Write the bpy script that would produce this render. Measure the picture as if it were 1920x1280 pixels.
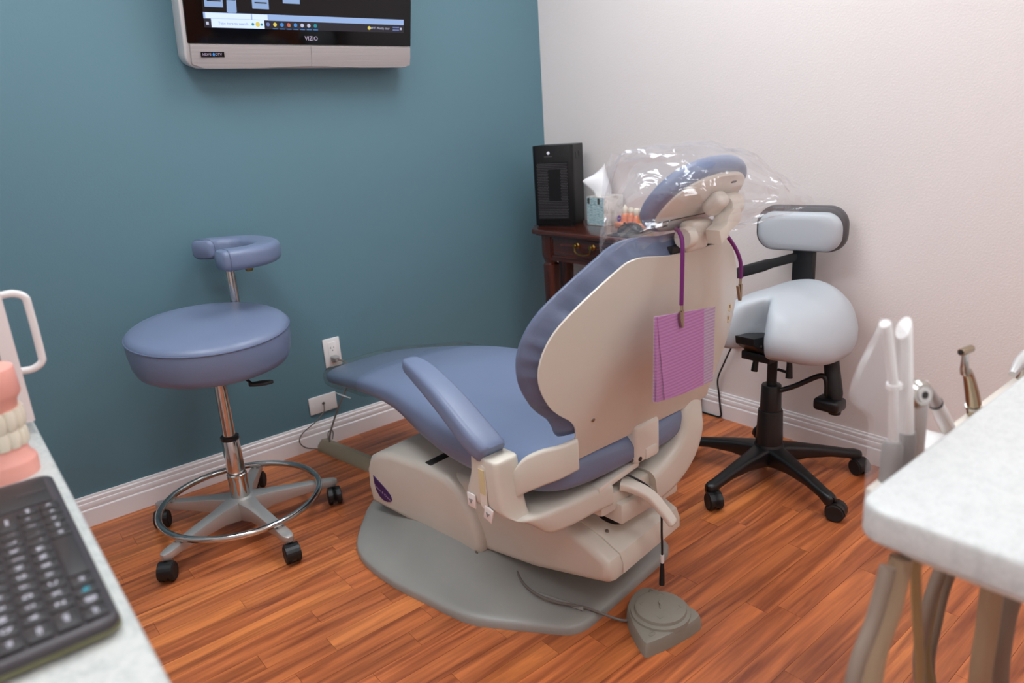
import bpy, bmesh, math, random
from mathutils import Vector, Matrix
rnd = random.Random(7)
S = bpy.context.scene
for o in list(bpy.data.objects): bpy.data.objects.remove(o)
COL = S.collection
PI = math.pi

# ---------------------------------------------------------------- camera
CAMP = Vector((-2.300, -2.5472, 1.1781)); YAW, PITCH, ROLL, FPX = .6736, .2948, -.0658, 1351.02
fwd = Vector((math.sin(YAW)*math.cos(PITCH), math.cos(YAW)*math.cos(PITCH), -math.sin(PITCH)))
rgt = Vector((math.cos(YAW), -math.sin(YAW), 0)); upv = rgt.cross(fwd)
cr, sr = math.cos(ROLL), math.sin(ROLL)
cx_, cy_ = cr*rgt + sr*upv, -sr*rgt + cr*upv
cam = bpy.data.cameras.new('camera'); camo = bpy.data.objects.new('camera', cam); COL.objects.link(camo)
M = Matrix((cx_, cy_, -fwd)).transposed().to_4x4(); M.translation = CAMP
camo.matrix_world = M
cam.sensor_width = 36; cam.lens = FPX/1920*36; cam.clip_start = .02
cam.dof.use_dof = True; cam.dof.focus_distance = 1.85; cam.dof.aperture_fstop = 3.5
S.camera = camo
# ---------------------------------------------------------------- world, exposure
w = bpy.data.worlds.new('world'); S.world = w; w.use_nodes = True
w.node_tree.nodes['Background'].inputs[0].default_value = (.9, .95, 1, 1)
w.node_tree.nodes['Background'].inputs[1].default_value = .05
S.view_settings.view_transform = 'Standard'; S.view_settings.look = 'None'
S.view_settings.gamma = 1; S.view_settings.use_curve_mapping = False
S.view_settings.exposure = 0.14
LAMP = 9.6     # radiance of the ceiling light diffusers
CEIL = 2.55
LIGHTS = [(-.75, -1.15, .6, 1.2), (-2.15, -1.15, .6, 1.2), (-.75, -3.1, .6, .6), (-2.15, -3.1, .6, .6)]

# ---------------------------------------------------------------- materials
def lin(c):
    return tuple((x/255/12.92 if x/255 <= .04045 else ((x/255+.055)/1.055)**2.4) for x in c)
MAT = {}
def nodes(name):
    m = bpy.data.materials.new(name); m.use_nodes = True; MAT[name] = m
    return m, m.node_tree.nodes, m.node_tree.links, m.node_tree.nodes['Principled BSDF']
def mat(name, col, rough=.5, metal=0, bump=0, bscale=200, var=0, vscale=8, coat=0, spec=.5, emit=None, estr=0, trans=0):
    m, N, L, P = nodes(name)
    c = lin(col) + (1,)
    P.inputs['Base Color'].default_value = c; P.inputs['Roughness'].default_value = rough
    P.inputs['Metallic'].default_value = metal; P.inputs['Coat Weight'].default_value = coat
    P.inputs['Specular IOR Level'].default_value = spec; P.inputs['Transmission Weight'].default_value = trans
    tc = N.new('ShaderNodeTexCoord')
    if var:
        n = N.new('ShaderNodeTexNoise'); n.inputs['Scale'].default_value = vscale; n.inputs['Detail'].default_value = 5
        L.new(tc.outputs['Object'], n.inputs['Vector'])
        mx = N.new('ShaderNodeMix'); mx.data_type = 'RGBA'
        mx.inputs[6].default_value = tuple(x*(1-var) for x in c[:3])+(1,); mx.inputs[7].default_value = tuple(min(1, x*(1+var)) for x in c[:3])+(1,)
        L.new(n.outputs['Fac'], mx.inputs[0]); L.new(mx.outputs[2], P.inputs['Base Color'])
    if bump:
        n = N.new('ShaderNodeTexNoise'); n.inputs['Scale'].default_value = bscale; n.inputs['Detail'].default_value = 3
        L.new(tc.outputs['Object'], n.inputs['Vector'])
        b = N.new('ShaderNodeBump'); b.inputs['Strength'].default_value = bump; b.inputs['Distance'].default_value = .002
        L.new(n.outputs['Fac'], b.inputs['Height']); L.new(b.outputs['Normal'], P.inputs['Normal'])
    if emit:
        P.inputs['Emission Color'].default_value = lin(emit)+(1,); P.inputs['Emission Strength'].default_value = estr
    return m
mat('teal_paint', (93, 128, 140), .55, bump=.35, bscale=170)
mat('white_paint', (236, 226, 222), .6, bump=.35, bscale=170)
mat('ceiling_paint', (240, 238, 234), .7)
mat('trim_white', (246, 241, 241), .3)
mat('leather', (114, 126, 154), .36, bump=.12, bscale=420, var=.05, vscale=6)
mat('leather_shaded', (98, 108, 134), .36, bump=.15, bscale=420, var=.06, vscale=10)  # same leather darkened, painting shade on the back cushion rim; piping shares it
mat('beige', (212, 204, 191), .28, bump=.03, bscale=500, var=.04, vscale=7)
mat('cream', (226, 218, 206), .3)
mat('seam_dark', (40, 36, 33), .6)
mat('base_grey', (152, 151, 145), .38, bump=.12, bscale=600, var=.08, vscale=9)
mat('pedal_grey', (142, 138, 126), .6, bump=.2, bscale=600, var=.08, vscale=20)
mat('duct', (150, 139, 116), .5, var=.1, vscale=14)
mat('chrome', (205, 203, 200), .1, metal=1)
mat('brushed', (188, 184, 180), .38, metal=.55, bump=.06, bscale=300)
mat('nickel', (170, 155, 135), .25, metal=1)
mat('steel', (190, 186, 180), .22, metal=1)
mat('brass', (150, 118, 62), .3, metal=1)
mat('black_plastic', (20, 19, 20), .38)
mat('heater_black', (15, 14, 15), .42, spec=.3)
mat('black_soft', (24, 23, 24), .6, bump=.1, bscale=400)
mat('black_gloss', (8, 7, 8), .10, spec=.35)
mat('stool_pale', (184, 188, 193), .42, bump=.08, bscale=500)
mat('stool_back_grey', (84, 80, 82), .5, bump=.1, bscale=500)
mat('white_plastic', (236, 232, 230), .3)
mat('plug_grey', (150, 146, 144), .5)
mat('cord_grey', (112, 104, 98), .5)
mat('tv_silver', (178, 168, 166), .38, metal=.25)
mat('tv_silver_light', (206, 203, 202), .3, metal=.3)
mat('screw_metal', (150, 145, 138), .35, metal=.8)
mat('purple_cord', (112, 28, 108), .4)
mat('logo_purple', (52, 30, 92), .35)
mat('logo_print', (196, 182, 206), .5)
mat('tape', (214, 196, 150), .5)
mat('button_white', (236, 228, 224), .3)
mat('hose_tan', (168, 144, 116), .42)
mat('hose_grey', (140, 122, 108), .45)
mat('hose_olive', (160, 138, 98), .42)
mat('gum_pink', (244, 172, 157), .35, var=.05, vscale=30)
mat('gum_orange', (240, 150, 112), .35)
mat('tooth', (240, 232, 212), .25)
mat('root_yellow', (205, 190, 90), .4)
mat('tissue_paper', (244, 243, 244), .9, bump=.3, bscale=60)
mat('key_black', (38, 35, 37), .5)
mat('keyboard_body', (62, 56, 60), .45)
mat('key_print', (226, 224, 236), .5)
mat('key_cyan', (40, 190, 215), .5)
mat('keyboard_edge', (120, 118, 84), .5)
mat('valve_print', (60, 60, 62), .6)
mat('violet_print', (80, 60, 165), .5)
mat('screen_black', (8, 8, 10), .15, emit=(30, 26, 30), estr=.4, spec=.3)
def emat(n, c, s): return mat(n, (10, 10, 10), .4, emit=c, estr=s)
emat('screen_white', (206, 222, 255), 1.1); emat('screen_bar', (165, 195, 245), .75); emat('screen_dark', (24, 22, 34), 1.0)
emat('screen_xray', (150, 180, 225), .8); emat('screen_blue', (60, 140, 220), .9); emat('screen_teal', (20, 150, 165), .8)
emat('screen_yellow', (225, 205, 90), .9); emat('screen_text', (110, 130, 190), .8); emat('screen_textw', (205, 210, 235), .8)
emat('screen_red', (210, 90, 80), .9); emat('screen_green', (90, 170, 90), .9); emat('screen_xdark', (20, 26, 40), .8)
m = emat('lamp_diffuser', (242, 249, 255), LAMP)
mat('lamp_frame', (235, 235, 235), .4)

def wood_mat(name, dark, light, objcol, rough, scale_long, scale_cross, along='X', coat=0, bumps=.04):
    m, N, L, P = nodes(name)
    geo = N.new('ShaderNodeNewGeometry'); oi = N.new('ShaderNodeObjectInfo')
    mp = N.new('ShaderNodeMapping')
    sc = {'X': (scale_long, scale_cross, scale_cross), 'Y': (scale_cross, scale_long, scale_cross), 'Z': (scale_cross, scale_cross, scale_long)}[along]
    mp.inputs['Scale'].default_value = sc
    off = N.new('ShaderNodeVectorMath'); off.operation = 'MULTIPLY_ADD'
    cmb = N.new('ShaderNodeCombineXYZ')
    for k in range(3): L.new(oi.outputs['Random'], cmb.inputs[k])
    off.inputs[1].default_value = (31, 17, 7); L.new(cmb.outputs[0], off.inputs[0]); L.new(geo.outputs['Position'], off.inputs[2])
    L.new(off.outputs[0], mp.inputs['Vector'])
    n1 = N.new('ShaderNodeTexNoise'); n1.inputs['Scale'].default_value = 1; n1.inputs['Detail'].default_value = 8; n1.inputs['Roughness'].default_value = .65
    n1.inputs['Distortion'].default_value = 1.2
    L.new(mp.outputs[0], n1.inputs['Vector'])
    wv = N.new('ShaderNodeTexNoise'); wv.inputs['Scale'].default_value = .28; wv.inputs['Detail'].default_value = 2; wv.inputs['Distortion'].default_value = .6
    L.new(mp.outputs[0], wv.inputs['Vector'])
    ring = N.new('ShaderNodeMath'); ring.operation = 'MULTIPLY'; ring.inputs[1].default_value = 34; L.new(wv.outputs['Fac'], ring.inputs[0])
    sn = N.new('ShaderNodeMath'); sn.operation = 'SINE'; L.new(ring.outputs[0], sn.inputs[0])
    m1 = N.new('ShaderNodeMath'); m1.operation = 'MULTIPLY_ADD'; m1.inputs[1].default_value = .13; L.new(sn.outputs[0], m1.inputs[0]); L.new(n1.outputs['Fac'], m1.inputs[2])
    ramp = N.new('ShaderNodeValToRGB')
    ramp.color_ramp.elements[0].position = .24; ramp.color_ramp.elements[0].color = lin(dark)+(1,)
    ramp.color_ramp.elements[1].position = .72; ramp.color_ramp.elements[1].color = lin(light)+(1,)
    L.new(m1.outputs[0], ramp.inputs[0])
    out = ramp.outputs[0]
    if objcol:
        mx = N.new('ShaderNodeMix'); mx.data_type = 'RGBA'; mx.blend_type = 'MULTIPLY'; mx.inputs[0].default_value = 1
        L.new(out, mx.inputs[6]); L.new(oi.outputs['Color'], mx.inputs[7]); out = mx.outputs[2]
    L.new(out, P.inputs['Base Color'])
    P.inputs['Roughness'].default_value = rough; P.inputs['Coat Weight'].default_value = coat; P.inputs['Coat Roughness'].default_value = .15
    b = N.new('ShaderNodeBump'); b.inputs['Strength'].default_value = bumps; b.inputs['Distance'].default_value = .001
    L.new(m1.outputs[0], b.inputs['Height']); L.new(b.outputs[0], P.inputs['Normal'])
wood_mat('floor_wood', (134, 68, 40), (212, 122, 70), True, .34, 2.4, 38, 'X')
wood_mat('table_wood', (50, 18, 11), (92, 40, 25), False, .25, 4, 40, 'Y', coat=.5)
wood_mat('table_wood_v', (44, 16, 10), (86, 36, 22), False, .25, 4, 40, 'Z', coat=.5)

def speckle(name, base, dots, rough=.35):
    m, N, L, P = nodes(name)
    tc = N.new('ShaderNodeTexCoord')
    n = N.new('ShaderNodeTexNoise'); n.inputs['Scale'].default_value = 230; n.inputs['Detail'].default_value = 3
    n2 = N.new('ShaderNodeTexNoise'); n2.inputs['Scale'].default_value = 60; n2.inputs['Detail'].default_value = 4
    L.new(tc.outputs['Object'], n.inputs['Vector']); L.new(tc.outputs['Object'], n2.inputs['Vector'])
    ad = N.new('ShaderNodeMath'); ad.operation = 'ADD'; L.new(n.outputs['Fac'], ad.inputs[0]); L.new(n2.outputs['Fac'], ad.inputs[1])
    r = N.new('ShaderNodeValToRGB')
    r.color_ramp.elements[0].position = .38; r.color_ramp.elements[0].color = lin(dots)+(1,)
    r.color_ramp.elements[1].position = .56; r.color_ramp.elements[1].color = lin(base)+(1,)
    hf = N.new('ShaderNodeMath'); hf.operation = 'MULTIPLY'; hf.inputs[1].default_value = .5; L.new(ad.outputs[0], hf.inputs[0])
    L.new(hf.outputs[0], r.inputs[0]); L.new(r.outputs[0], P.inputs['Base Color']); P.inputs['Roughness'].default_value = rough
speckle('counter_stone', (204, 205, 201), (182, 186, 183))
speckle('cart_stone', (210, 211, 209), (196, 198, 196))

def film(name, tint, gloss, haze, rough=.06, bscale=14):
    """thin clear plastic: mostly transparent, a constant weak sheen and a little haze"""
    m, N, L, P = nodes(name); N.remove(P)
    out = N['Material Output']
    tr = N.new('ShaderNodeBsdfTransparent'); tr.inputs[0].default_value = tint
    gl = N.new('ShaderNodeBsdfGlossy'); gl.inputs[0].default_value = (1, 1, 1, 1); gl.inputs[1].default_value = rough
    df = N.new('ShaderNodeBsdfDiffuse'); df.inputs[0].default_value = (.92, .92, .94, 1)
    tc = N.new('ShaderNodeTexCoord'); n = N.new('ShaderNodeTexNoise'); n.inputs['Scale'].default_value = bscale; n.inputs['Detail'].default_value = 2; n.inputs['Distortion'].default_value = 2
    L.new(tc.outputs['Object'], n.inputs['Vector'])
    b = N.new('ShaderNodeBump'); b.inputs['Strength'].default_value = .4; b.inputs['Distance'].default_value = .015
    L.new(n.outputs['Fac'], b.inputs['Height']); L.new(b.outputs[0], gl.inputs['Normal'])
    m1 = N.new('ShaderNodeMixShader'); m1.inputs[0].default_value = gloss; L.new(tr.outputs[0], m1.inputs[1]); L.new(gl.outputs[0], m1.inputs[2])
    m2 = N.new('ShaderNodeMixShader'); m2.inputs[0].default_value = haze; L.new(m1.outputs[0], m2.inputs[1]); L.new(df.outputs[0], m2.inputs[2])
    L.new(m2.outputs[0], out.inputs[0])
film('clear_bag', (.97, .97, .975, 1), .085, .04, .10)
film('sleeve_film', (.96, .96, .96, 1), .04, .10, .3)
film('toe_film', (.84, .86, .85, 1), .03, .02, .25)

def stripes(name, c1, c2, freq, axis, thr=.5):
    m, N, L, P = nodes(name)
    tc = N.new('ShaderNodeTexCoord'); sp = N.new('ShaderNodeSeparateXYZ'); L.new(tc.outputs['Object'], sp.inputs[0])
    mu = N.new('ShaderNodeMath'); mu.operation = 'MULTIPLY'; mu.inputs[1].default_value = freq*2*PI; L.new(sp.outputs[axis], mu.inputs[0])
    sn = N.new('ShaderNodeMath'); sn.operation = 'SINE'; L.new(mu.outputs[0], sn.inputs[0])
    ma = N.new('ShaderNodeMath'); ma.operation = 'MULTIPLY_ADD'; ma.inputs[1].default_value = .5; ma.inputs[2].default_value = .5; L.new(sn.outputs[0], ma.inputs[0])
    mx = N.new('ShaderNodeMix'); mx.data_type = 'RGBA'; mx.inputs[6].default_value = lin(c1)+(1,); mx.inputs[7].default_value = lin(c2)+(1,)
    L.new(ma.outputs[0], mx.inputs[0]); L.new(mx.outputs[2], P.inputs['Base Color'])
    b = N.new('ShaderNodeBump'); b.inputs['Strength'].default_value = .4; b.inputs['Distance'].default_value = .0008
    L.new(ma.outputs[0], b.inputs['Height']); L.new(b.outputs[0], P.inputs['Normal'])
    P.inputs['Roughness'].default_value = .8
    return m
stripes('bib_purple', (190, 133, 182), (176, 117, 168), 150, 2)
stripes('bib_pale', (190, 168, 190), (170, 142, 172), 150, 2)
stripes('tv_grille', (176, 166, 164), (162, 152, 150), 260, 2)

def tissue_box_mat():
    m, N, L, P = nodes('tissue_print')
    tc = N.new('ShaderNodeTexCoord'); mp = N.new('ShaderNodeMapping'); mp.inputs['Scale'].default_value = (2, 45, 700)
    L.new(tc.outputs['Object'], mp.inputs[0])
    n = N.new('ShaderNodeTexNoise'); n.inputs['Scale'].default_value = 1; n.inputs['Detail'].default_value = 2; L.new(mp.outputs[0], n.inputs['Vector'])
    r = N.new('ShaderNodeValToRGB'); e = r.color_ramp.elements
    e[0].position = .35; e[0].color = lin((92, 140, 160))+(1,); e[1].position = .6; e[1].color = lin((214, 226, 226))+(1,)
    k = e.new(.47); k.color = lin((160, 196, 200))+(1,)
    L.new(n.outputs['Fac'], r.inputs[0]); L.new(r.outputs[0], P.inputs['Base Color']); P.inputs['Roughness'].default_value = .6
    m, N, L, P = nodes('tissue_print_pale')
    tc = N.new('ShaderNodeTexCoord'); n = N.new('ShaderNodeTexNoise'); n.inputs['Scale'].default_value = 22; n.inputs['Detail'].default_value = 2
    L.new(tc.outputs['Object'], n.inputs['Vector'])
    r = N.new('ShaderNodeValToRGB'); e = r.color_ramp.elements
    e[0].position = .3; e[0].color = lin((168, 158, 146))+(1,); e[1].position = .5; e[1].color = lin((228, 222, 216))+(1,)
    L.new(n.outputs['Fac'], r.inputs[0]); L.new(r.outputs[0], P.inputs['Base Color']); P.inputs['Roughness'].default_value = .6
tissue_box_mat()

# ---------------------------------------------------------------- geometry helpers
ORG = {}
class MB:
    def __init__(s): s.v = []; s.f = []
    def add(s, v, f, T=None):
        k = len(s.v); s.v += [tuple(T(*p)) if T else tuple(p) for p in v]; s.f += [tuple(i+k for i in q) for q in f]; return s
    def bm(s, bm, T=None):
        bm.verts.index_update(); s.add([v.co[:] for v in bm.verts], [[v.index for v in f.verts] for f in bm.faces], T); bm.free(); return s
    def box(s, lo, hi, r=0, seg=2, T=None):
        bm = bmesh.new(); bmesh.ops.create_cube(bm, size=1)
        c = [(a+b)/2 for a, b in zip(lo, hi)]; d = [abs(b-a) for a, b in zip(lo, hi)]
        for v in bm.verts: v.co = Vector((c[0]+v.co.x*d[0], c[1]+v.co.y*d[1], c[2]+v.co.z*d[2]))
        if r: bmesh.ops.bevel(bm, geom=list(bm.edges), offset=min(r, min(d)*.49), segments=seg, profile=.5, affect='EDGES')
        return s.bm(bm, T)
    def prism(s, poly, h0, h1, T=None, r=0, seg=2):
        """poly in (a, b); extruded along h; T maps (a, b, h) to the place"""
        bm = bmesh.new()
        lo = [bm.verts.new((a, b, h0)) for a, b in poly]; hi = [bm.verts.new((a, b, h1)) for a, b in poly]
        n = len(poly)
        bm.faces.new(lo[::-1]); bm.faces.new(hi)
        for i in range(n): bm.faces.new((lo[i], lo[(i+1) % n], hi[(i+1) % n], hi[i]))
        bmesh.ops.recalc_face_normals(bm, faces=bm.faces)
        if r:
            ed = [e for e in bm.edges if abs(e.verts[0].co.z-e.verts[1].co.z) < 1e-7]
            bmesh.ops.bevel(bm, geom=ed, offset=r, segments=seg, profile=.5, affect='EDGES')
        return s.bm(bm, T)
    def tube(s, pts, r, seg=10, cap=True, closed=False, sx=1, T=None):
        pts = [Vector(p) for p in pts]; n = len(pts)
        rs = r if isinstance(r, (list, tuple)) else [r]*n
        def tan(i):
            a = pts[(i-1) % n] if closed or i > 0 else pts[i]; b = pts[(i+1) % n] if closed or i < n-1 else pts[i]
            return (b-a).normalized()
        t0 = tan(0); up = Vector((0, 0, 1)) if abs(t0.z) < .9 else Vector((1, 0, 0))
        nrm = t0.cross(up).normalized(); V = []; F = []
        for i in range(n):
            t = tan(i); nrm = (nrm - t*nrm.dot(t)).normalized(); bn = t.cross(nrm)
            for k in range(seg):
                a = 2*PI*k/seg; V.append(pts[i]+nrm*math.cos(a)*rs[i]*sx+bn*math.sin(a)*rs[i])
        for i in range(n if closed else n-1):
            j = (i+1) % n
            for k in range(seg): F.append((i*seg+k, i*seg+(k+1) % seg, j*seg+(k+1) % seg, j*seg+k))
        if cap and not closed: F.append(tuple(range(seg))[::-1]); F.append(tuple(range((n-1)*seg, n*seg)))
        return s.add(V, F, T)
    def lathe(s, prof, c=(0, 0, 0), ax=(0, 0, 1), seg=24, T=None):
        """prof: (radius, height) along the axis"""
        ax = Vector(ax).normalized(); q = Vector((0, 0, 1)).rotation_difference(ax); c = Vector(c); V = []; F = []
        for r_, h in prof:
            for k in range(seg):
                a = 2*PI*k/seg; V.append(c+q @ Vector((r_*math.cos(a), r_*math.sin(a), h)))
        for i in range(len(prof)-1):
            for k in range(seg): F.append((i*seg+k, i*seg+(k+1) % seg, (i+1)*seg+(k+1) % seg, (i+1)*seg+k))
        F.append(tuple(range(seg))[::-1]); F.append(tuple(range((len(prof)-1)*seg, len(prof)*seg)))
        return s.add(V, F, T)
    def loft(s, rings, cap=True, closed=False, T=None, wrap=True):
        n = len(rings[0]); V = [p for r_ in rings for p in r_]; F = []; m = len(rings)
        for i in range(m if closed else m-1):
            j = (i+1) % m
            for k in range(n if wrap else n-1): F.append((i*n+k, i*n+(k+1) % n, j*n+(k+1) % n, j*n+k))
        if cap and not closed: F.append(tuple(range(n))[::-1]); F.append(tuple(range((m-1)*n, m*n)))
        return s.add(V, F, T)
    def build(s, name, m, parent=None, ang=38, label=None):
        org = ORG[parent.name] if parent else Vector((0, 0, 0))
        me = bpy.data.meshes.new(name)
        me.from_pydata([tuple(Vector(p)-org) for p in s.v], [], s.f)
        bm = bmesh.new(); bm.from_mesh(me); bmesh.ops.recalc_face_normals(bm, faces=bm.faces)
        for f in bm.faces: f.smooth = True
        for e in bm.edges:
            if len(e.link_faces) == 2: e.smooth = e.calc_face_angle(0) < math.radians(ang)
        bm.to_mesh(me); bm.free()
        me.materials.append(MAT[m])
        o = bpy.data.objects.new(name, me); COL.objects.link(o)
        if parent: o.parent = parent
        ORG[o.name] = org
        if label: o['label'] = label
        return o
def tag(o, label, cat, group=None):
    o['label'] = label; o['category'] = cat
    if group: o['group'] = group
    return o
def thing(name, loc, label, cat, group=None):
    o = bpy.data.objects.new(name, None); COL.objects.link(o); o.location = loc; o.empty_display_size = .05
    ORG[o.name] = Vector(loc); return tag(o, label, cat, group)
def single(mb, name, m, loc, label, cat, group=None, ang=38):
    """a thing that is one mesh, with its origin at its base"""
    o = mb.build(name, m, None, ang); loc = Vector(loc)
    for v in o.data.vertices: v.co -= loc
    o.location = loc; ORG[o.name] = loc
    return tag(o, label, cat, group)
def struct(o): o['kind'] = 'structure'; return o
def catmull(pts, n=6, closed=False):
    pts = [Vector(p) for p in pts]; out = []; m = len(pts)
    for i in range(m if closed else m-1):
        g = lambda k: pts[k % m] if closed else pts[max(0, min(m-1, k))]
        p0, p1, p2, p3 = g(i-1), g(i), g(i+1), g(i+2)
        for j in range(n):
            t = j/n
            out.append(.5*((2*p1)+(-p0+p2)*t+(2*p0-5*p1+4*p2-p3)*t*t+(-p0+3*p1-3*p2+p3)*t**3))
    if not closed: out.append(pts[-1])
    return out
def lerp_rows(rows, n):
    """smooth interpolation of rows of numbers"""
    out = []
    m = len(rows)
    for i in range(m-1):
        p0, p1, p2, p3 = rows[max(0, i-1)], rows[i], rows[i+1], rows[min(m-1, i+2)]
        for j in range(n):
            t = j/n
            out.append([.5*((2*b)+(-a+c)*t+(2*a-5*b+4*c-d)*t*t+(-a+3*b-3*c+d)*t**3) for a, b, c, d in zip(p0, p1, p2, p3)])
    out.append(list(rows[-1])); return out
def sgp(x, e): return math.copysign(abs(x)**e, x)
def rrect(a, b, r, n=5):
    """rounded rectangle outline with half sizes a, b"""
    o = []
    for sx, sy, a0 in ((1, 1, 0), (-1, 1, .5), (-1, -1, 1), (1, -1, 1.5)):
        for k in range(n+1):
            t = (a0+.5*k/n)*PI; o.append((sx*(a-r)+r*math.cos(t), sy*(b-r)+r*math.sin(t)))
    return o
def frame_T(o, ex, ey, ez):
    o, ex, ey, ez = Vector(o), Vector(ex).normalized(), Vector(ey).normalized(), Vector(ez).normalized()
    return lambda a, b, c: o+ex*a+ey*b+ez*c
def text_mb(body, size, T, extrude=0):
    cu = bpy.data.curves.new('lettering', 'FONT'); cu.body = body; cu.size = size; cu.align_x = 'CENTER'; cu.align_y = 'CENTER'; cu.extrude = extrude
    cu.resolution_u = 2
    o = bpy.data.objects.new('lettering', cu); COL.objects.link(o)
    dg = bpy.context.evaluated_depsgraph_get(); dg.update()
    me = bpy.data.meshes.new_from_object(o.evaluated_get(dg))
    mb = MB(); mb.add([v.co[:] for v in me.vertices], [tuple(p.vertices) for p in me.polygons], T)
    bpy.data.objects.remove(o); bpy.data.curves.remove(cu); bpy.data.meshes.remove(me)
    return mb

# ================================================================ the room
XL, YF = -2.95, -3.7
mb = MB().box((XL-.05, YF-.05, -.06), (.05, .05, -.004)); floor = struct(mb.build('floor', 'seam_dark'))
BW = .0625; GAP = .0007
boards = []
y = -.008
row = 0
while y > YF:
    y1 = max(y-BW, YF); x = XL - rnd.uniform(0, .5)
    while x < 0:
        L_ = rnd.choice((.34, .42, .50, .58, .46, .66)); a, b = max(x, XL), min(x+L_, 0)
        if b-a > .02: boards.append((a, b, y, y1))
        x += L_
    y -= BW; row += 1
unit = MB().box((-.5, -.5, -.004), (.5, .5, 0)); ume = unit.build('floor_board', 'floor_wood'); ume_mesh = ume.data
bpy.data.objects.remove(ume)
rest = MB()
for a, b, y0, y1 in boards:
    if y0 > -2.12 and b > -2.2 and not (y0 < -1.75 and b < -1.75):
        o = bpy.data.objects.new('floor_board', ume_mesh); COL.objects.link(o); o.parent = floor
        o.location = ((a+b)/2, (y0+y1)/2, 0); o.scale = (b-a-GAP, y0-y1-GAP, 1)
        k = rnd.random(); t = rnd.uniform(-.5, .5)
        br = .86+.30*k
        if rnd.random() < .1: br = 1.22
        o.color = (br*(1+.06*t), br*(1+.10*t)*(1.08 if br > 1.2 else 1), br*(1+.14*t), 1)
    else:
        rest.box((a+GAP/2, y1+GAP/2, -.004), (b-GAP/2, y0-GAP/2, 0))
o = rest.build('floor_boards_beyond', 'floor_wood', floor); o['kind'] = 'stuff'; o.color = (1, 1, 1, 1)

struct(MB().box((XL-.05, 0, 0), (0.05, .08, CEIL)).build('wall_back', 'teal_paint'))
struct(MB().box((0, YF-.05, 0), (.08, .0, CEIL)).build('wall_right', 'white_paint'))
struct(MB().box((XL-.08, YF-.05, 0), (XL, 0, CEIL)).build('wall_left', 'white_paint'))
struct(MB().box((XL-.08, YF-.13, 0), (.08, YF-.05, CEIL)).build('wall_front', 'white_paint'))
struct(MB().box((XL-.08, YF-.13, CEIL), (.08, .08, CEIL+.06)).build('ceiling', 'ceiling_paint'))
BP = [(0, 0), (.0150, 0), (.0150, .056), (.0138, .0585), (.0108, .0600), (.0108, .0615), (.0122, .066), (.0124, .075), (.0112, .080), (.0086, .0815),
      (.0086, .083), (.0096, .087), (.0090, .093), (.0074, .0955), (.0060, .0965), (.0060, .0985), (.0050, .1030), (0, .1035)]
mb = MB().prism(BP, XL, -.0, lambda d, z, h: (h, -d, z)); struct(mb.build('baseboard_back', 'trim_white', ang=25))
mb = MB().prism(BP, YF, -.0155, lambda d, z, h: (-d, h, z)); struct(mb.build('baseboard_right', 'trim_white', ang=25))

for lx, ly, sx, sy in LIGHTS:
    t = thing('ceiling_light', (lx, ly, CEIL-.012), 'flat rectangular ceiling light panel ' + ('near the teal wall' if ly > -2 else 'far from the teal wall') + (', saddle stool side' if lx > -1.4 else ', keyboard side'), 'ceiling light', 'ceiling light panels')
    mb = MB()
    for a, b, c, d in ((-sx/2-.02, -sy/2-.02, sx/2+.02, -sy/2), (-sx/2-.02, sy/2, sx/2+.02, sy/2+.02), (-sx/2-.02, -sy/2, -sx/2, sy/2), (sx/2, -sy/2, sx/2+.02, sy/2)):
        mb.box((lx+a, ly+b, CEIL-.014), (lx+c, ly+d, CEIL))
    mb.build('frame', 'lamp_frame', t)
    MB().box((lx-sx/2, ly-sy/2, CEIL-.008), (lx+sx/2, ly+sy/2, CEIL-.002)).build('diffuser', 'lamp_diffuser', t)

# ================================================================ dental chair
def mk(ox, oy, th):
    c, s = math.cos(th), math.sin(th)
    return lambda U, V, Z: Vector((ox+U*c+V*s, oy+U*s-V*c, Z))
CH = mk(-1.098, -1.517, .027); BS = mk(-1.10, -1.50, .14)
chair = thing('dental_chair', (-1.15, -1.1, 0), 'reclining dental chair with blue-grey upholstery and beige shell in the middle of the room', 'dental chair')

# floor plate
half = [(0, -.965), (.09, -.965), (.15, -.935), (.20, -.895), (.29, -.81), (.335, -.745), (.358, -.66), (.367, -.54), (.360, -.42), (.350, -.29), (.325, -.225), (.28, -.145), (.235, -.066), (.215, -.045), (.19, -.034), (.15, -.030), (0, -.030)]
out = half + [(-u, v) for u, v in half[-2:0:-1]]
out = [(p.x, p.y) for p in catmull([(u, v, 0) for u, v in out], 2, True)]
def inner(u, v, k):
    return (u*k, -.52+(v+.52)*k)
def pz(u, v, zf, zr):   # higher towards the pedestal at the front, low at the rear
    t = min(1, max(0, (v+.45)/.30)); return zf*(1-t)+zr*t
rings = [[(u, v, 0) for u, v in out], [(u, v, .016) for u, v in out], [(*inner(u, v, .985), .023) for u, v in out],
         [(*inner(u, v, .94), .027) for u, v in out],
         [(*inner(u, v, .72), pz(*inner(u, v, .72), .050, .034)) for u, v in out],
         [(*inner(u, v, .56), pz(*inner(u, v, .56), .082, .036)) for u, v in out],
         [(*inner(u, v, .30), pz(*inner(u, v, .30), .09, .036)) for u, v in out]]
plate = MB().loft(rings, T=BS).build('floor_plate', 'base_grey', chair, ang=50)
mb = MB().tube([BS(-.13, -.37, .04), BS(-.19, -.22, .032), BS(-.16, -.06, .032)], .006, 8)
mb.build('plate_rib', 'base_grey', plate)

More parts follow.
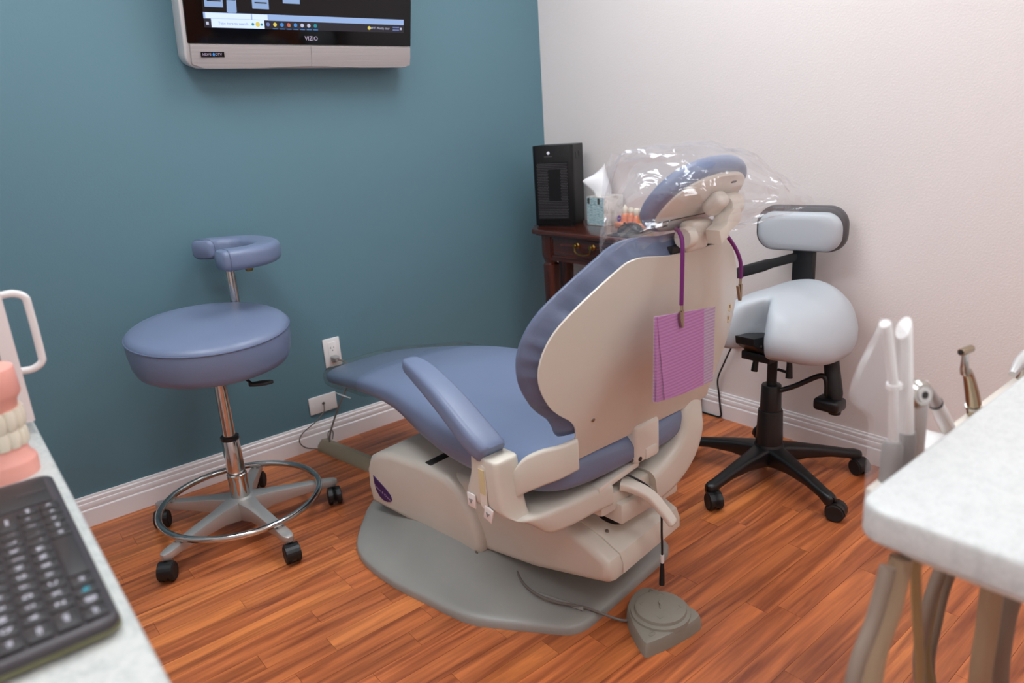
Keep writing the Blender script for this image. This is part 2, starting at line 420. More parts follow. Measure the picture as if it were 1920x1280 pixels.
# front cover over the lifting mechanism
prof = [(-.862, .070), (-.872, .13), (-.868, .185), (-.845, .232), (-.80, .258), (-.74, .270), (-.60, .276), (-.50, .268), (-.455, .245), (-.42, .200), (-.388, .135), (-.378, .095), (-.385, .066), (-.405, .056), (-.60, .062)]
T_v = lambda a, b, h: BS(h, a, b)
cov = MB().prism(prof, -.19, .19, T_v, r=.022, seg=4).build('front_cover', 'beige', chair, ang=30)
MB().box((-.172, -.600, .2550), (.10, -.572, .2775), .004, T=BS).build('cover_slot', 'seam_dark', cov)
# shield badge on the cover's left side
sh = [(a+.012, b+.004) for a, b in ((-.842, .170), (-.836, .166), (-.79, .142), (-.768, .126), (-.762, .112), (-.768, .104), (-.785, .098), (-.805, .098), (-.822, .106), (-.835, .122), (-.841, .145))]
bd = MB().prism(sh, -.1925, -.1895, T_v).build('shield_badge', 'logo_purple', chair, label='purple shield badge with script lettering')
eV = (BS(0, 1, 0)-BS(0, 0, 0)); eU = BS(1, 0, 0)-BS(0, 0, 0)
tv_ = Vector((0, 0, 1))
ax = (eV*.93 - tv_*.36).normalized(); ay = (tv_*.93 + eV*.36).normalized()
text_mb('Pelton & Crane', .0125, frame_T(BS(-.1932, -.791, .128), ax, ay, -eU)).build('badge_lettering', 'logo_print', bd)
for v, z in ((-.395, .073),): MB().lathe([(.006, 0), (.006, .002), (.003, .003)], BS(-.190, v, z), -eU, 10).build('screw', 'screw_metal', cov)

# carriage
prof = [(-.62, .062), (-.42, .062), (-.21, .084), (-.03, .122), (.012, .132), (.026, .142), (.030, .175), (.022, .196), (-.03, .222), (-.11, .252), (-.30, .272), (-.62, .262)]
car = MB().prism(prof, -.165, .15, T_v, r=.024, seg=4).build('carriage', 'beige', chair, ang=30)
# rear cap sits on the sloping end
prof = [(-.100, .235), (-.100, .2505), (-.028, .2260), (.024, .2000), (.0335, .176), (.0335, .150), (.020, .150), (.015, .17)]
cap = MB().prism(prof, -.120, .138, T_v, r=.002).build('rear_cap', 'beige', chair, ang=30)
for u, v, z in ((-.095, -.03, .2265), (.112, -.045, .2315), (.09, .01, .2065)):
    MB().lathe([(.005, 0), (.005, .002), (.002, .003)], BS(u, v, z), tv_*.9+eV*.4, 10).build('screw', 'screw_metal', cap)
# round recess with a dark well and its collar
mb = MB().lathe([(.085, .0), (.085, .028), (.076, .034), (.074, .02), (.074, .005)], BS(.02, -.115, .232), (0, 0, 1), 30); mb.build('swivel_collar', 'beige', chair)
mb = MB().lathe([(.072, 0), (.072, .003)], BS(.02, -.115, .252), (0, 0, 1), 24); mb.build('swivel_well', 'seam_dark', chair)
MB().lathe([(.042, 0), (.042, .0012)], BS(-.030, -.060, .2370), tv_*.93+eV*.32, 28).build('swivel_recess', 'seam_dark', chair)
MB().lathe([(.05, 0), (.05, .09)], BS(.0, -.16, .235), (0, 0, 1), 24).build('swivel_post', 'beige', chair)

# under-seat block
blk = MB()
blk.box((-.15, -.30, .295), (.15, -.005, .345), .008, T=CH)
blk.box((-.10, -.13, .262), (.115, .012, .315), .006, T=CH)
blk.box((-.055, -.06, .315), (.13, .000, .350), .005, T=CH)
blk.build('seat_support', 'beige', chair)
MB().lathe([(.0085, 0), (.0085, .004), (.005, .007)], CH(.105, .002, .352), CH(0, 1, 0)-CH(0, 0, 0), 14).build('yellow_cap', 'root_yellow', chair, label='small yellow plastic plug')

# seat and leg rest cushion
rows = [(.005, .20, .462, .415), (-.004, .262, .478, .402), (-.03, .298, .494, .388), (-.10, .315, .503, .370), (-.25, .308, .495, .345), (-.40, .290, .485, .330), (-.55, .272, .487, .342),
        (-.70, .256, .488, .382), (-.85, .240, .470, .386), (-1.0, .224, .443, .370), (-1.15, .205, .412, .346), (-1.26, .186, .388, .328), (-1.305, .155, .377, .330), (-1.316, .10, .366, .340)]
rings = []
for V, hw, zt, zb in lerp_rows(rows, 4):
    zm, hh = (zt+zb)/2, (zt-zb)/2; R_ = []
    for k in range(40):
        a = 2*PI*k/40; x = sgp(math.cos(a), .62)*hw; z = zm+sgp(math.sin(a), .62)*hh
        dish = .030*max(0, 1-abs(x)/hw*1.15)**1.2*max(0, min(1, (V+.65)/.3))*(1 if math.sin(a) > .2 else 0)
        if x > 0: x *= .60+.40*min(1, max(0, -V/.22))      # the right rear corner is cut back behind the arm
        R_.append(CH(x, V, z-dish))
    rings.append(R_)
seat = MB().loft(rings).build('seat_cushion', 'leather', chair, ang=70)
# clear toe sleeve over the foot end
rings = []
for V, hw, zt, zb in lerp_rows([(-.94, .2425, .469, .363), (-1.0, .235, .458, .356), (-1.1, .222, .436, .340), (-1.24, .202, .406, .315), (-1.31, .172, .392, .314), (-1.340, .11, .378, .328)], 3):
    zm, hh = (zt+zb)/2, (zt-zb)/2
    rings.append([CH(sgp(math.cos(2*PI*k/32), .62)*hw, V + (.07*max(0, math.cos(2*PI*k/32)) if V > -.95 else 0), zm+sgp(math.sin(2*PI*k/32), .62)*hh) for k in range(32)])
MB().loft(rings, cap=False).build('toe_sleeve', 'toe_film', seat, ang=70)
# torn pale tape along the sleeve's lower and upper hem
MB().tube([CH(-.196, -1.19, .327), CH(-.204, -1.12, .336), CH(-.212, -1.05, .346)], [.0008, .0016, .0008], 6, sx=3).build('hem_tape', 'white_plastic', seat)

# back shell: flat middle with two side wings that fold forward
AL, PHI = .305, .346
BO = CH(0, 0, .474); bu = CH(1, 0, 0)-CH(0, 0, 0); bv = CH(0, 1, 0)-CH(0, 0, 0)
bl = math.cos(AL)*Vector((0, 0, 1))+math.sin(AL)*bv; bn = math.cos(AL)*bv-math.sin(AL)*Vector((0, 0, 1))
def bw(l): return .305-.289*l/.6
def BK(U, l, d=0):
    """point on the back: U across, l up along it, d forward of the rear face"""
    wv = bw(l); s = math.copysign(1, U); e = max(abs(U)-wv, 0)
    soft = .012
    e2 = (math.sqrt((abs(U)-wv)**2+soft**2)+(abs(U)-wv))/2
    return BO+bu*(U-s*e*(1-math.cos(PHI)))+bl*l-bn*(e2*math.sin(PHI)+d)
hb = [(.0, .453), (.06, .453), (.12, .4535), (.150, .452), (.172, .446), (.192, .434), (.254, .381), (.311, .325), (.338, .283), (.350, .238), (.344, .194), (.320, .152), (.296, .131), (.272, .116), (.256, .097), (.249, .072), (.245, .035), (.242, .004), (.16, .001), (.08, .0), (0, 0)]
def full(h): return h+[(-u, l) for u, l in h[-2:0:-1]]
ol = [(p.x, p.y) for p in catmull([(u, l, 0) for u, l in full(hb)], 3, True)]
def grid_shell(ol, d):
    """fan of inward rings so that the folds have vertices to bend on"""
    rings = []
    for k in (1, .85, .7, .55, .4, .25, .1, .02):
        rings.append([BK(u*k, .22+(l-.22)*k, d) for u, l in ol])
    return rings
mb = MB(); rf = grid_shell(ol, 0); fr = grid_shell(ol, .004)
mb.loft(rf[::-1]+fr)
shell = mb.build('back_shell', 'beige', chair, ang=45)
for u, l in ((-.205, .10), (.205, .10)): MB().lathe([(.0045, 0), (.0045, .0015)], BK(u, l, -.0005), bn, 10).build('screw', 'screw_metal', shell)
for l in (.235, .205):
    MB().tube([BK(.285, l+.012, -.001), BK(.292, l, -.001), BK(.286, l-.006, -.001)], .0022, 6).build('shell_scratch', 'tape', shell)  # scratches on the right wing, drawn as thin raised curves
# back cushion wrapped round the shell, puckered along the hem
hc = [(0, .470), (.06, .470), (.12, .469), (.155, .464), (.185, .450), (.207, .432), (.262, .386), (.318, .334), (.348, .288), (.361, .240), (.354, .190), (.330, .146), (.308, .122), (.285, .104), (.272, .085), (.262, .066), (.24, .056), (.16, .054), (.08, .052), (0, .052)]
oc = full(hc); oc = [(p.x, p.y) for p in catmull([(u, l, 0) for u, l in oc], 5, True)]
cl = [0]
for i in range(1, len(oc)): cl.append(cl[-1]+math.dist(oc[i], oc[i-1]))
rings = []
for d, k, o_, wr in ((.006, .90, 0, 0), (.009, .925, 0, .004), (.014, .950, 0, .013), (.021, .975, .001, .016), (.029, .992, .006, .010), (.036, 1.0, .010, .002), (.040, 1.0, .010, 0), (.045, 1.0, .007, 0), (.050, .985, .002, 0), (.057, .95, 0, 0), (.066, .88, 0, 0), (.070, .75, 0, 0), (.066, .5, 0, 0), (.063, .25, 0, 0), (.062, .03, 0, 0)):
    R_ = []
    for i, (u, l) in enumerate(oc):
        q = cl[i]*62; pk = (math.sin(q)+.6*math.sin(q*1.7+1.3)+.4*math.sin(q*.61))*wr
        lo_ = 1-.8*max(0, min(1, (l-.36)/.08))
        uu, ll = u*k, .24+(l-.24)*k
        r0 = math.hypot(uu, ll-.24) or 1; g = o_-abs(pk)*lo_
        R_.append(BK(uu+uu/r0*g, ll+(ll-.24)/r0*g, d))
    rings.append(R_)
bcush = MB().loft(rings).build('back_cushion', 'leather_shaded', chair, ang=70)
# back hinge under the shell
mb = MB().box((-.045, -.028, .395), (.045, .012, .492), .010, 3, T=CH); hinge = mb.build('back_hinge', 'cream', chair)
MB().lathe([(.0085, 0), (.0085, .002)], CH(-.0445, -.004, .408), -bu, 14).build('hinge_bolt', 'screw_metal', hinge)
MB().lathe([(.006, 0), (.006, .0015)], CH(-.031, .0115, .408), bv, 12).build('hinge_pin', 'seam_dark', hinge)
MB().box((-.012, .008, .400), (.030, .016, .428), .004, T=CH).build('hinge_roller', 'cream', hinge)
MB().box((-.16, -.03, .372), (-.02, .000, .388), .003, T=lambda a, b, c: CH(a, b, c+.13*(a+.09))).build('hinge_plate', 'cream', chair)

# arm structure on both sides
def arm(s, name):
    """one side arm: an upright post swept into the beam below the seat; s = side"""
    secs = [((-.368, -.108, .508), .042, .040, 0), ((-.368, -.108, .500), .047, .045, 0), ((-.367, -.110, .455), .048, .050, 0), ((-.364, -.118, .410), .050, .062, 0), ((-.358, -.120, .376), .052, .070, .25),
            ((-.338, -.110, .350), .052, .072, .65), ((-.300, -.094, .338), .047, .068, 1.15), ((-.240, -.075, .340), .044, .062, 1.45), ((-.170, -.058, .346), .042, .055, 1.57), ((-.120, -.045, .348), .041, .050, 1.57)]
    rows = lerp_rows([[*p, a, b, g] for p, a, b, g in secs], 4); rings = []
    for U, V, Z, a, b, g in rows:
        cg, sg = math.cos(g), math.sin(g); R_ = []
        for x, yv in rrect(a*.72, b, min(a, b)*.30, 4):     # x across the path, yv along V
            R_.append(CH(s*(-1)*(U+x*cg), V+yv*(1 if g < .1 else 1), Z-x*sg))
        rings.append(R_)
    return MB().loft(rings).build(name, 'beige', chair, ang=45)
armL = arm(-1, 'arm_post')
rows = lerp_rows([(.02, -.020, .312, .046), (.085, -.020, .326, .050), (.142, -.020, .358, .050), (.176, -.022, .402, .048), (.190, -.028, .448, .044), (.225, -.045, .490, .036), (.300, -.075, .500, .032), (.350, -.105, .505, .030)], 4); rings = []
for i, (U, V, Z, h) in enumerate(rows):
    q0, q1 = rows[max(0, i-1)], rows[min(len(rows)-1, i+1)]; t = Vector((q1[0]-q0[0], 0, q1[2]-q0[2])).normalized(); nv = Vector((t.z, 0, -t.x))
    rings.append([CH(U+nv.x*x, V+yv, Z+nv.z*x) for x, yv in rrect(h, .040, .022, 5)])
MB().loft(rings).build('arm_post', 'beige', chair, ang=60)
armL['label'] = 'beige arm post with taped label and two white switches'
T_rear = frame_T(CH(-.385, -.072, .40), bu, Vector((0, 0, 1)), bv)
T_side = frame_T(CH(-.4105, -.132, .40), bv, Vector((0, 0, 1)), -bu)
MB().prism(rrect(.011, .052, .010), 0, .0015, frame_T(CH(-.4022, -.110, .440), bv, Vector((0, 0, 1)), -bu)).build('label_recess', 'cream', armL)
MB().box((-.009, -.026, 0), (.009, .032, .003), T=frame_T(CH(-.4022, -.110, .450), bv, Vector((0, 0, 1)), -bu)).build('tape_label', 'tape', armL)
for v, z, rot in ((-.155, .392, 0), (-.098, .380, -.25)):
    ev = (bv*math.cos(rot)+Vector((0, 0, 1))*math.sin(rot)); ez = (Vector((0, 0, 1))*math.cos(rot)-bv*math.sin(rot))
    sw = MB().box((-.014, -.017, 0), (.014, .017, .004), .0035, T=frame_T(CH(-.4005, v, z), ev, ez, -bu)).build('rocker_switch', 'button_white', armL)
    MB().prism([(-.006, .004), (.006, .004), (0, -.007)], .004, .006, frame_T(CH(-.4005, v, z), ev, ez, -bu)).build('switch_arrow', 'plug_grey', sw)
# arm pads
def pad(s):
    path = catmull([(-.355, -.44, .640), (-.362, -.36, .628), (-.372, -.25, .590), (-.378, -.15, .540), (-.374, -.105, .512)], 5)
    wid = lerp_rows([[.020, .016], [.030, .021], [.034, .024], [.036, .026], [.033, .026]], 5); rings = []
    n = len(path)
    for i, (p, (a, b)) in enumerate(zip(path, wid)):
        t = (path[min(n-1, i+1)]-path[max(0, i-1)]).normalized(); side = Vector((1, 0, 0)); upd = side.cross(t)
        if upd.z < 0: upd = -upd
        k = .55 if i == 0 else (.88 if i == 1 else (.90 if i == n-1 else 1))
        rings.append([CH(*(Vector((s*(-1)*p.x, p.y, p.z))+Vector((s*(-1), 0, 0))*x*k+Vector((0, upd.y, upd.z))*yv*k)) for x, yv in rrect(a, b, b*.62, 5)])
    o = MB().loft(rings).build('arm_pad', 'leather', chair, ang=60); return o
pad(-1); pad(1)
# curved link from the post to the back shell
def link(s):
    path = catmull([(-.352, -.074, .428), (-.350, -.062, .446), (-.338, -.045, .466), (-.312, -.020, .482), (-.282, .004, .492), (-.246, .020, .503)], 5); rings = []
    hs = lerp_rows([[.026], [.034], [.040], [.041], [.038], [.036]], 5); n = len(path)
    for i, p in enumerate(path):
        t = (path[min(n-1, i+1)]-path[max(0, i-1)]); t.z = 0; t.normalize(); sd = Vector((-t.y, t.x, 0)); h = hs[i][0]
        rings.append([CH(-s*(p.x+sd.x*x), p.y+sd.y*x, p.z+yv) for x, yv in rrect(.008, h, .007, 3)])
    MB().loft(rings).build('back_link', 'beige', chair, ang=50)
link(-1)
# release lever
path = catmull([(-.075, -.01, .352), (-.060, .015, .348), (-.035, .045, .325), (-.018, .075, .285), (-.010, .092, .258)], 5)
n = len(path); rings = []
for i, p in enumerate(path):
    t = (path[min(n-1, i+1)]-path[max(0, i-1)]).normalized(); sd = Vector((1, 0, 0)); sd = (sd-t*sd.dot(t)).normalized(); up_ = t.cross(sd)
    k = .6 if i == n-1 else 1
    rings.append([CH(*(p+sd*x*k+up_*yv*k)) for x, yv in rrect(.017-.004*i/n, .011-.003*i/n, .006, 3)])
MB().loft(rings).build('release_lever', 'cream', chair, ang=50)
mb = MB().tube([CH(*p) for p in catmull([(-.10, -.04, .372), (-.07, -.01, .378), (-.03, .03, .345), (.00, .045, .29), (.005, .046, .20), (.004, .048, .135)], 6)], .0028, 8)
hw_ = mb.build('hanging_wire', 'black_plastic', chair)
MB().tube([CH(.004, .048, .150), CH(.004, .048, .128)], .0045, 10).build('wire_tag', 'white_plastic', hw_)
MB().tube([CH(.004, .048, .130), CH(.002, .049, .105), CH(-.002, .051, .07)], [.004, .006, .007], 10).build('wire_plug', 'black_plastic', hw_)

# headrest
BT = .785; HC = CH(0, .145, 1.005)
hw2 = math.cos(BT)*Vector((0, 0, 1))+math.sin(BT)*bv; hn = math.cos(BT)*bv-math.sin(BT)*Vector((0, 0, 1))
def HR(a, b, d=0): return HC+bu*a+hw2*b-hn*d
NP = 48
def oval(ka, kb, e=.85): return [(sgp(math.cos(2*PI*i/NP), e)*ka, sgp(math.sin(2*PI*i/NP), e)*kb) for i in range(NP)]
rings = [[HR(a, b, d) for a, b in oval(.132*k, .094*k)] for d, k in ((.000, .90), (.003, .96), (.010, 1.0), (.020, 1.015), (.030, .995), (.037, .93), (.041, .8), (.040, .5), (.038, .1))]
hr = MB().loft(rings).build('headrest_cushion', 'leather', chair, ang=70)
rings = [[HR(a, b, d) for a, b in oval(.118*k, .080*k)] for d, k in ((.002, 1.0), (-.004, 1.0), (-.007, .96), (-.008, .5), (-.008, .05))]
hp = MB().loft(rings).build('headrest_plate', 'cream', chair, ang=40)
MB().box((-.105, -.0012, .0075), (.105, .0012, .0090), T=lambda a, b, c: HR(a, b-.035, -c)).build('plate_groove', 'seam_dark', hp)
for a, b in ((.05, .055), (-.07, -.052)): MB().box((-.007, -.002, .0075), (.007, .002, .0090), T=lambda x, y_, c: HR(a+x, b+y_, -c)).build('plate_slot', 'seam_dark', hp)
mb = MB().box((-.038, -.022, .006), (-.001, .028, .040), .012, 3, T=lambda a, b, c: HR(a+.035, b+.012, -c)); mb.build('knuckle_block', 'cream', chair)
mb = MB().lathe([(.019, 0), (.023, .006), (.023, .036), (.018, .044)], HR(.042, .012, -.030), bu, 20); mb.build('knuckle_knob', 'cream', chair)
lvT0 = frame_T(CH(.028, .182, .958), bu*.88+Vector((0, 0, .42)), Vector((0, 0, .88))-bu*.42, bv)
lvT = lambda a, b, c: lvT0(a*.80, b*1.05, c)
mb = MB().prism([(-.050, -.020), (-.016, -.020), (-.010, -.014), (.040, -.016), (.056, -.006), (.056, .014), (.038, .020), (.004, .016), (-.012, .006), (-.044, .008)], -.020, .016, lvT, r=.004)
mb.build('tilt_lever', 'cream', chair)
mb = MB().box((-.034, -.012, .905), (.034, .028, .968), .010, 3, T=lambda a, b, c: CH(a, b+.115+.25*(c-.9), c)); mb.build('headrest_mount', 'cream', chair)
mb = MB().lathe([(.020, 0), (.022, .004), (.022, .022), (.018, .026)], CH(-.052, .142, .938), bu, 20); mb.build('mount_wheel', 'cream', chair)
mb = MB().box((-.070, -.020, .900), (.075, .024, .922), .004, T=lambda a, b, c: CH(a, b+.105+.25*(c-.9), c)); mb.build('mount_slot', 'black_soft', chair)

# clear bag pulled over the headrest
bag_rows = [(-.168, .050, .950, .010, .150), (-.158, .075, 1.000, .045, .200), (-.120, .110, 1.010, .085, .180), (-.05, .125, 1.012, .10, .178), (.04, .135, 1.010, .105, .172), (.10, .15, 1.005, .10, .16), (.15, .19, .990, .07, .10), (.19, .235, .985, .042, .052)]
rb = random.Random(3); rings = []
rws = lerp_rows(bag_rows, 4)
loop = [(-.42, .94), (.10, .97), (.55, .82), (.95, .40), (1.15, .0), (.80, -.35), (.35, -.72), (-.20, -.93), (-.80, -.96), (-1.0, -.55), (-.80, .0), (-.62, .55)]
loop = [(p.x, p.y) for p in catmull([(a, b, 0) for a, b in loop], 4, True)]
for i, (U, V, Z, rv, rz) in enumerate(rws):
    R_ = []
    for k, (a, b) in enumerate(loop):
        jit = 1+rb.uniform(-.035, .035)+.05*math.sin(k*.9+i*.7)+.04*math.sin(k*2.3-i*1.1)
        R_.append(CH(U+.012*math.sin(k*.8), V+rv*a*jit, Z+rz*.5*b*jit+.02*(1 if b > 0 else 0)*max(0, 1-abs(U)/.3)))
    rings.append(R_)
bag = single(MB().loft(rings, cap=False), 'headrest_bag', 'clear_bag', CH(0, .13, .92), 'crinkled clear plastic bag pulled over the dental chair headrest', 'plastic bag', ang=24)

# ================================================================ stools
def rot2(x, y_, a): return x*math.cos(a)-y_*math.sin(a), x*math.sin(a)+y_*math.cos(a)
CAST = {}
def caster(parent, x, y_, ang, zt, r=.026, matn='black_plastic'):
    """twin-wheel caster under a stem at x, y: body with hood, two wheels as sub-parts"""
    key = (round(zt, 4), r)
    if key not in CAST:
        b = MB().tube([(0, 0, zt), (0, 0, r*1.2)], .006, 10)
        hood = [(.020+math.cos(t)*(r+.003), math.sin(t)*(r+.003)+r) for t in [PI*(-.12+1.14*k/12) for k in range(13)]]
        hin = [(.020+math.cos(t)*(r*.5), math.sin(t)*(r*.5)+r) for t in [PI*(-.12+1.14*k/12) for k in range(13)]][::-1]
        b.prism(hood+hin, -.006, .006, lambda a, c, h: (a, h, c))
        for k in range(12):
            q = [hood[k], hood[k+1]]
            b.add([(q[0][0], -.020, q[0][1]), (q[1][0], -.020, q[1][1]), (q[1][0], .020, q[1][1]), (q[0][0], .020, q[0][1]),
                   (q[0][0], -.020, q[0][1]-.002), (q[1][0], -.020, q[1][1]-.002), (q[1][0], .020, q[1][1]-.002), (q[0][0], .020, q[0][1]-.002)],
                  [(0, 1, 2, 3), (7, 6, 5, 4), (0, 4, 5, 1), (2, 6, 7, 3), (1, 5, 6, 2), (3, 7, 4, 0)]) if 0 < k < 8 else None
        w_ = MB().lathe([(r*.55, -.0065), (r*.86, -.0078), (r, -.005), (r, .005), (r*.86, .0078), (r*.55, .0065), (r*.2, .0072)], (0, 0, 0), (0, 1, 0), 22)
        ob = b.build('caster', matn); ow = w_.build('wheel', 'black_soft')
        CAST[key] = (ob.data, ow.data); bpy.data.objects.remove(ob); bpy.data.objects.remove(ow)
    o = bpy.data.objects.new('caster', CAST[key][0]); COL.objects.link(o); o.parent = parent
    o.location = Vector((x, y_, 0))-ORG[parent.name]; o.rotation_euler.z = ang
    for s in (-1, 1):
        k = bpy.data.objects.new('wheel', CAST[key][1]); COL.objects.link(k); k.parent = o; k.location = (.020, s*.0145, r)
# ---- blue-grey assistant stool
SX, SY = -1.712, -.39
st = thing('assistant_stool', (SX, SY, 0), 'blue-grey upholstered stool with chrome foot ring and curved arm rest before the teal wall', 'stool')
base = MB(); RB = .285
for k in range(5):
    a = math.radians(204+72*k); d = Vector((math.cos(a), math.sin(a), 0)); s_ = Vector((-d.y, d.x, 0)); c0 = Vector((SX, SY, 0)); rings = []
    for t, wd, zt, zb in ((.018, .030, .108, .040), (.05, .027, .104, .046), (.09, .0205, .101, .054), (.16, .0185, .094, .058), (.24, .0165, .085, .060), (RB-.006, .0165, .080, .058), (RB+.010, .0125, .078, .058), (RB+.016, .007, .076, .060)):
        p = c0+d*t; rings.append([p+s_*x+Vector((0, 0, (zt+zb)/2+q)) for x, q in rrect(wd, (zt-zb)/2, .003, 2)])
    base.loft(rings)
    base.tube([c0+d*RB+Vector((0, 0, .062)), c0+d*RB+Vector((0, 0, .044))], .011, 12)
    caster(st, *(c0+d*RB)[:2], math.radians((238, 262, 252, 236, 245)[k]), .062, .027)
base.lathe([(.030, .035), (.042, .05), (.045, .085), (.040, .104), (.030, .110)], (SX, SY, 0))
base.build('star_base', 'brushed', st, ang=30)
MB().tube([(SX+.24*math.cos(2*PI*k/56), SY+.24*math.sin(2*PI*k/56),   .0985) for k in range(56)], .0100, 12, closed=True).build('foot_ring', 'chrome', st)
mb = MB()
for k in range(5):
    a = math.radians(204+72*k); p = Vector((SX+.24*math.cos(a), SY+.24*math.sin(a), 0)); mb.tube([p+Vector((0, 0, .078)), p+Vector((0, 0, .092))], .008, 10)
mb.build('ring_bracket', 'brushed', st)
MB().lathe([(.0285, .088), (.0285, .17), (.0300, .173), (.0300, .185), (.0270, .188), (.0270, .298), (.025, .302)], (SX, SY, 0), seg=28).build('lower_sleeve', 'chrome', st)
MB().lathe([(.0255, .300), (.0275, .303), (.0275, .312), (.0215, .315)], (SX, SY, 0), seg=28).build('sleeve_collar', 'black_plastic', st)
MB().lathe([(.0185, .310), (.0185, .545)], (SX, SY, 0), seg=24).build('gas_rod', 'chrome', st)
def tilt(p): return Vector((p[0], p[1], p[2]+.085*(p[1]-SY)))
prof = [(.02, .548), (.14, .548), (.195, .552), (.212, .560), (.220, .580), (.2255, .62), (.2265, .648), (.2255, .655), (.221, .663), (.208, .671), (.17, .678), (.10, .683), (.01, .684)]
sc = MB(); sc.lathe(prof, (SX, SY, 0), seg=64); sc.v = [tilt(p) for p in sc.v]; sc = sc.build('seat', 'leather', st, ang=60)
pp = MB(); pp.tube([tilt((SX+.2262*math.cos(2*PI*k/64), SY+.2262*math.sin(2*PI*k/64), .6535)) for k in range(64)], .0026, 8, closed=True); pp.build('piping', 'leather_shaded', sc)
MB().box((SX-.08, SY-.08, .535), (SX+.08, SY+.08, .556), .004, T=lambda a, b, c: tilt((a, b, c))).build('seat_plate', 'black_plastic', st)
mb = MB().tube([(SX+.02, SY-.09, .540), (SX+.030, SY-.150, .528), (SX+.042, SY-.165, .512)], .004, 8); lv = mb.build('height_lever', 'black_plastic', st)
MB().loft([[Vector((SX+.036+t*.062, SY-.160-t*.02, .508-.002*t))+Vector((0, x, q)) for x, q in rrect(wd, .005, .004, 2)] for t, wd in ((0, .006), (.2, .013), (.6, .016), (.9, .010), (1, .004))]).build('lever_paddle', 'black_soft', lv)
mb = MB().tube(catmull([(SX+.05, SY+.06, .548), (-1.60, -.25, .548), (-1.567, -.215, .560), (-1.565, -.205, .60), (-1.565, -.205, .70), (-1.565, -.205, .812)], 5), .0155, 14); mb.build('arm_rod', 'chrome', st)
MB().box((-1.59, -.36, .806), (-1.50, -.18, .814), .002).build('arm_bracket', 'brushed', st)
MB().lathe([(.010, 0), (.012, .003), (.012, .012), (.008, .016)], (-1.545, -.33, .792), (0, 0, 1), 14).build('clamp_knob', 'brass', st)
path = catmull([(-1.612, -.110, .846), (-1.570, -.085, .845), (-1.510, -.088, .842), (-1.462, -.135, .840), (-1.448, -.215, .839), (-1.466, -.295, .840), (-1.515, -.360, .842), (-1.580, -.398, .845), (-1.652, -.405, .848)], 6)
n = len(path); rings = []
for i, p in enumerate(path):
    t = (path[min(n-1, i+1)]-path[max(0, i-1)]); t.z = 0; t.normalize(); sd = Vector((-t.y, t.x, 0)); k = {0: .80, 1: .95, n-2: .95, n-1: .80}.get(i, 1)
    rings.append([p+sd*x*k+Vector((0, 0, q*k)) for x, q in rrect(.041, .031, .020, 5)])
ar = MB().loft(rings).build('arm_rest', 'leather', st, ang=60)
for i in (2, n-3):
    MB().tube(rings[i], .0018, 6, closed=True).build('piping', 'leather_shaded', ar)
# ---- pale saddle stool
WX, WY = -.318, -1.378
ws = thing('saddle_stool', (WX, WY, 0), 'pale grey saddle stool with black five-arm base and padded back rest by the white wall', 'stool')
base = MB(); RB = .285
for k in range(5):
    a = math.radians(104+72*k); d = Vector((math.cos(a), math.sin(a), 0)); s_ = Vector((-d.y, d.x, 0)); c0 = Vector((WX, WY, 0)); rings = []
    for t, wd, zt, zb in ((.015, .036, .118, .05), (.06, .030, .116, .060), (.12, .024, .108, .066), (.20, .020, .094, .064), (.26, .0185, .082, .054), (RB, .0185, .079, .042), (RB+.012, .016, .076, .042), (RB+.019, .009, .072, .044)):
        p = c0+d*t; rings.append([p+s_*x+Vector((0, 0, (zt+zb)/2+q)) for x, q in rrect(wd, (zt-zb)/2, .011, 3)])
    base.loft(rings)
    caster(ws, *(c0+d*RB)[:2], math.radians((215, 240, 285, 250, 150)[k]), .06, .027)
base.lathe([(.036, .055), (.048, .07), (.050, .11), (.043, .124)], (WX, WY, 0))
base.build('star_base', 'black_plastic', ws, ang=50)
MB().lathe([(.018, .030), (.018, .06)], (WX, WY, 0)).build('base_insert', 'nickel', ws)
MB().lathe([(.043, .118), (.0385, .236), (.037, .240), (.033, .241)], (WX, WY, 0), seg=28).build('lower_sleeve', 'black_plastic', ws)
MB().lathe([(.0335, .232), (.031, .322), (.029, .326), (.018, .327)], (WX, WY, 0), seg=28).build('upper_sleeve', 'black_plastic', ws)
MB().lathe([(.0155, .320), (.0155, .44)], (WX, WY, 0), seg=20).build('gas_rod', 'black_soft', ws)
mb = MB().box((WX-.10, WY-.05, .428), (WX+.13, WY+.05, .455), .004)
mb.prism([(WX-.16, .520), (WX-.02, .505), (WX+.03, .43), (WX-.05, .425), (WX-.155, .495)], WY-.030, WY+.034, lambda a, b, h: (a, h, b), r=.002)
mb.box((WX-.02, WY-.06, .44), (WX+.12, WY+.06, .53), .004)
mech = mb.build('tilt_mechanism', 'black_plastic', ws)
for k in range(3): MB().lathe([(.004, 0), (.004, .002)], (WX-.12+.035*k, WY-.0305, .488-.018*k), (0, -1, 0), 10).build('bolt', 'screw_metal', mech)
for dy, dx in ((-.055, .0), (.05, -.01)):
    MB().tube([(WX+dx, WY+dy, .44), (WX+dx, WY+dy*1.05, .40), (WX+dx-.004, WY+dy*1.1, .362)], [.007, .009, .011], 10).build('adjust_lever', 'black_plastic', ws)
MB().tube([(WX, WY-.055, .378), (WX, WY-.02, .380)], .005, 8).build('lever_bar', 'black_plastic', ws)
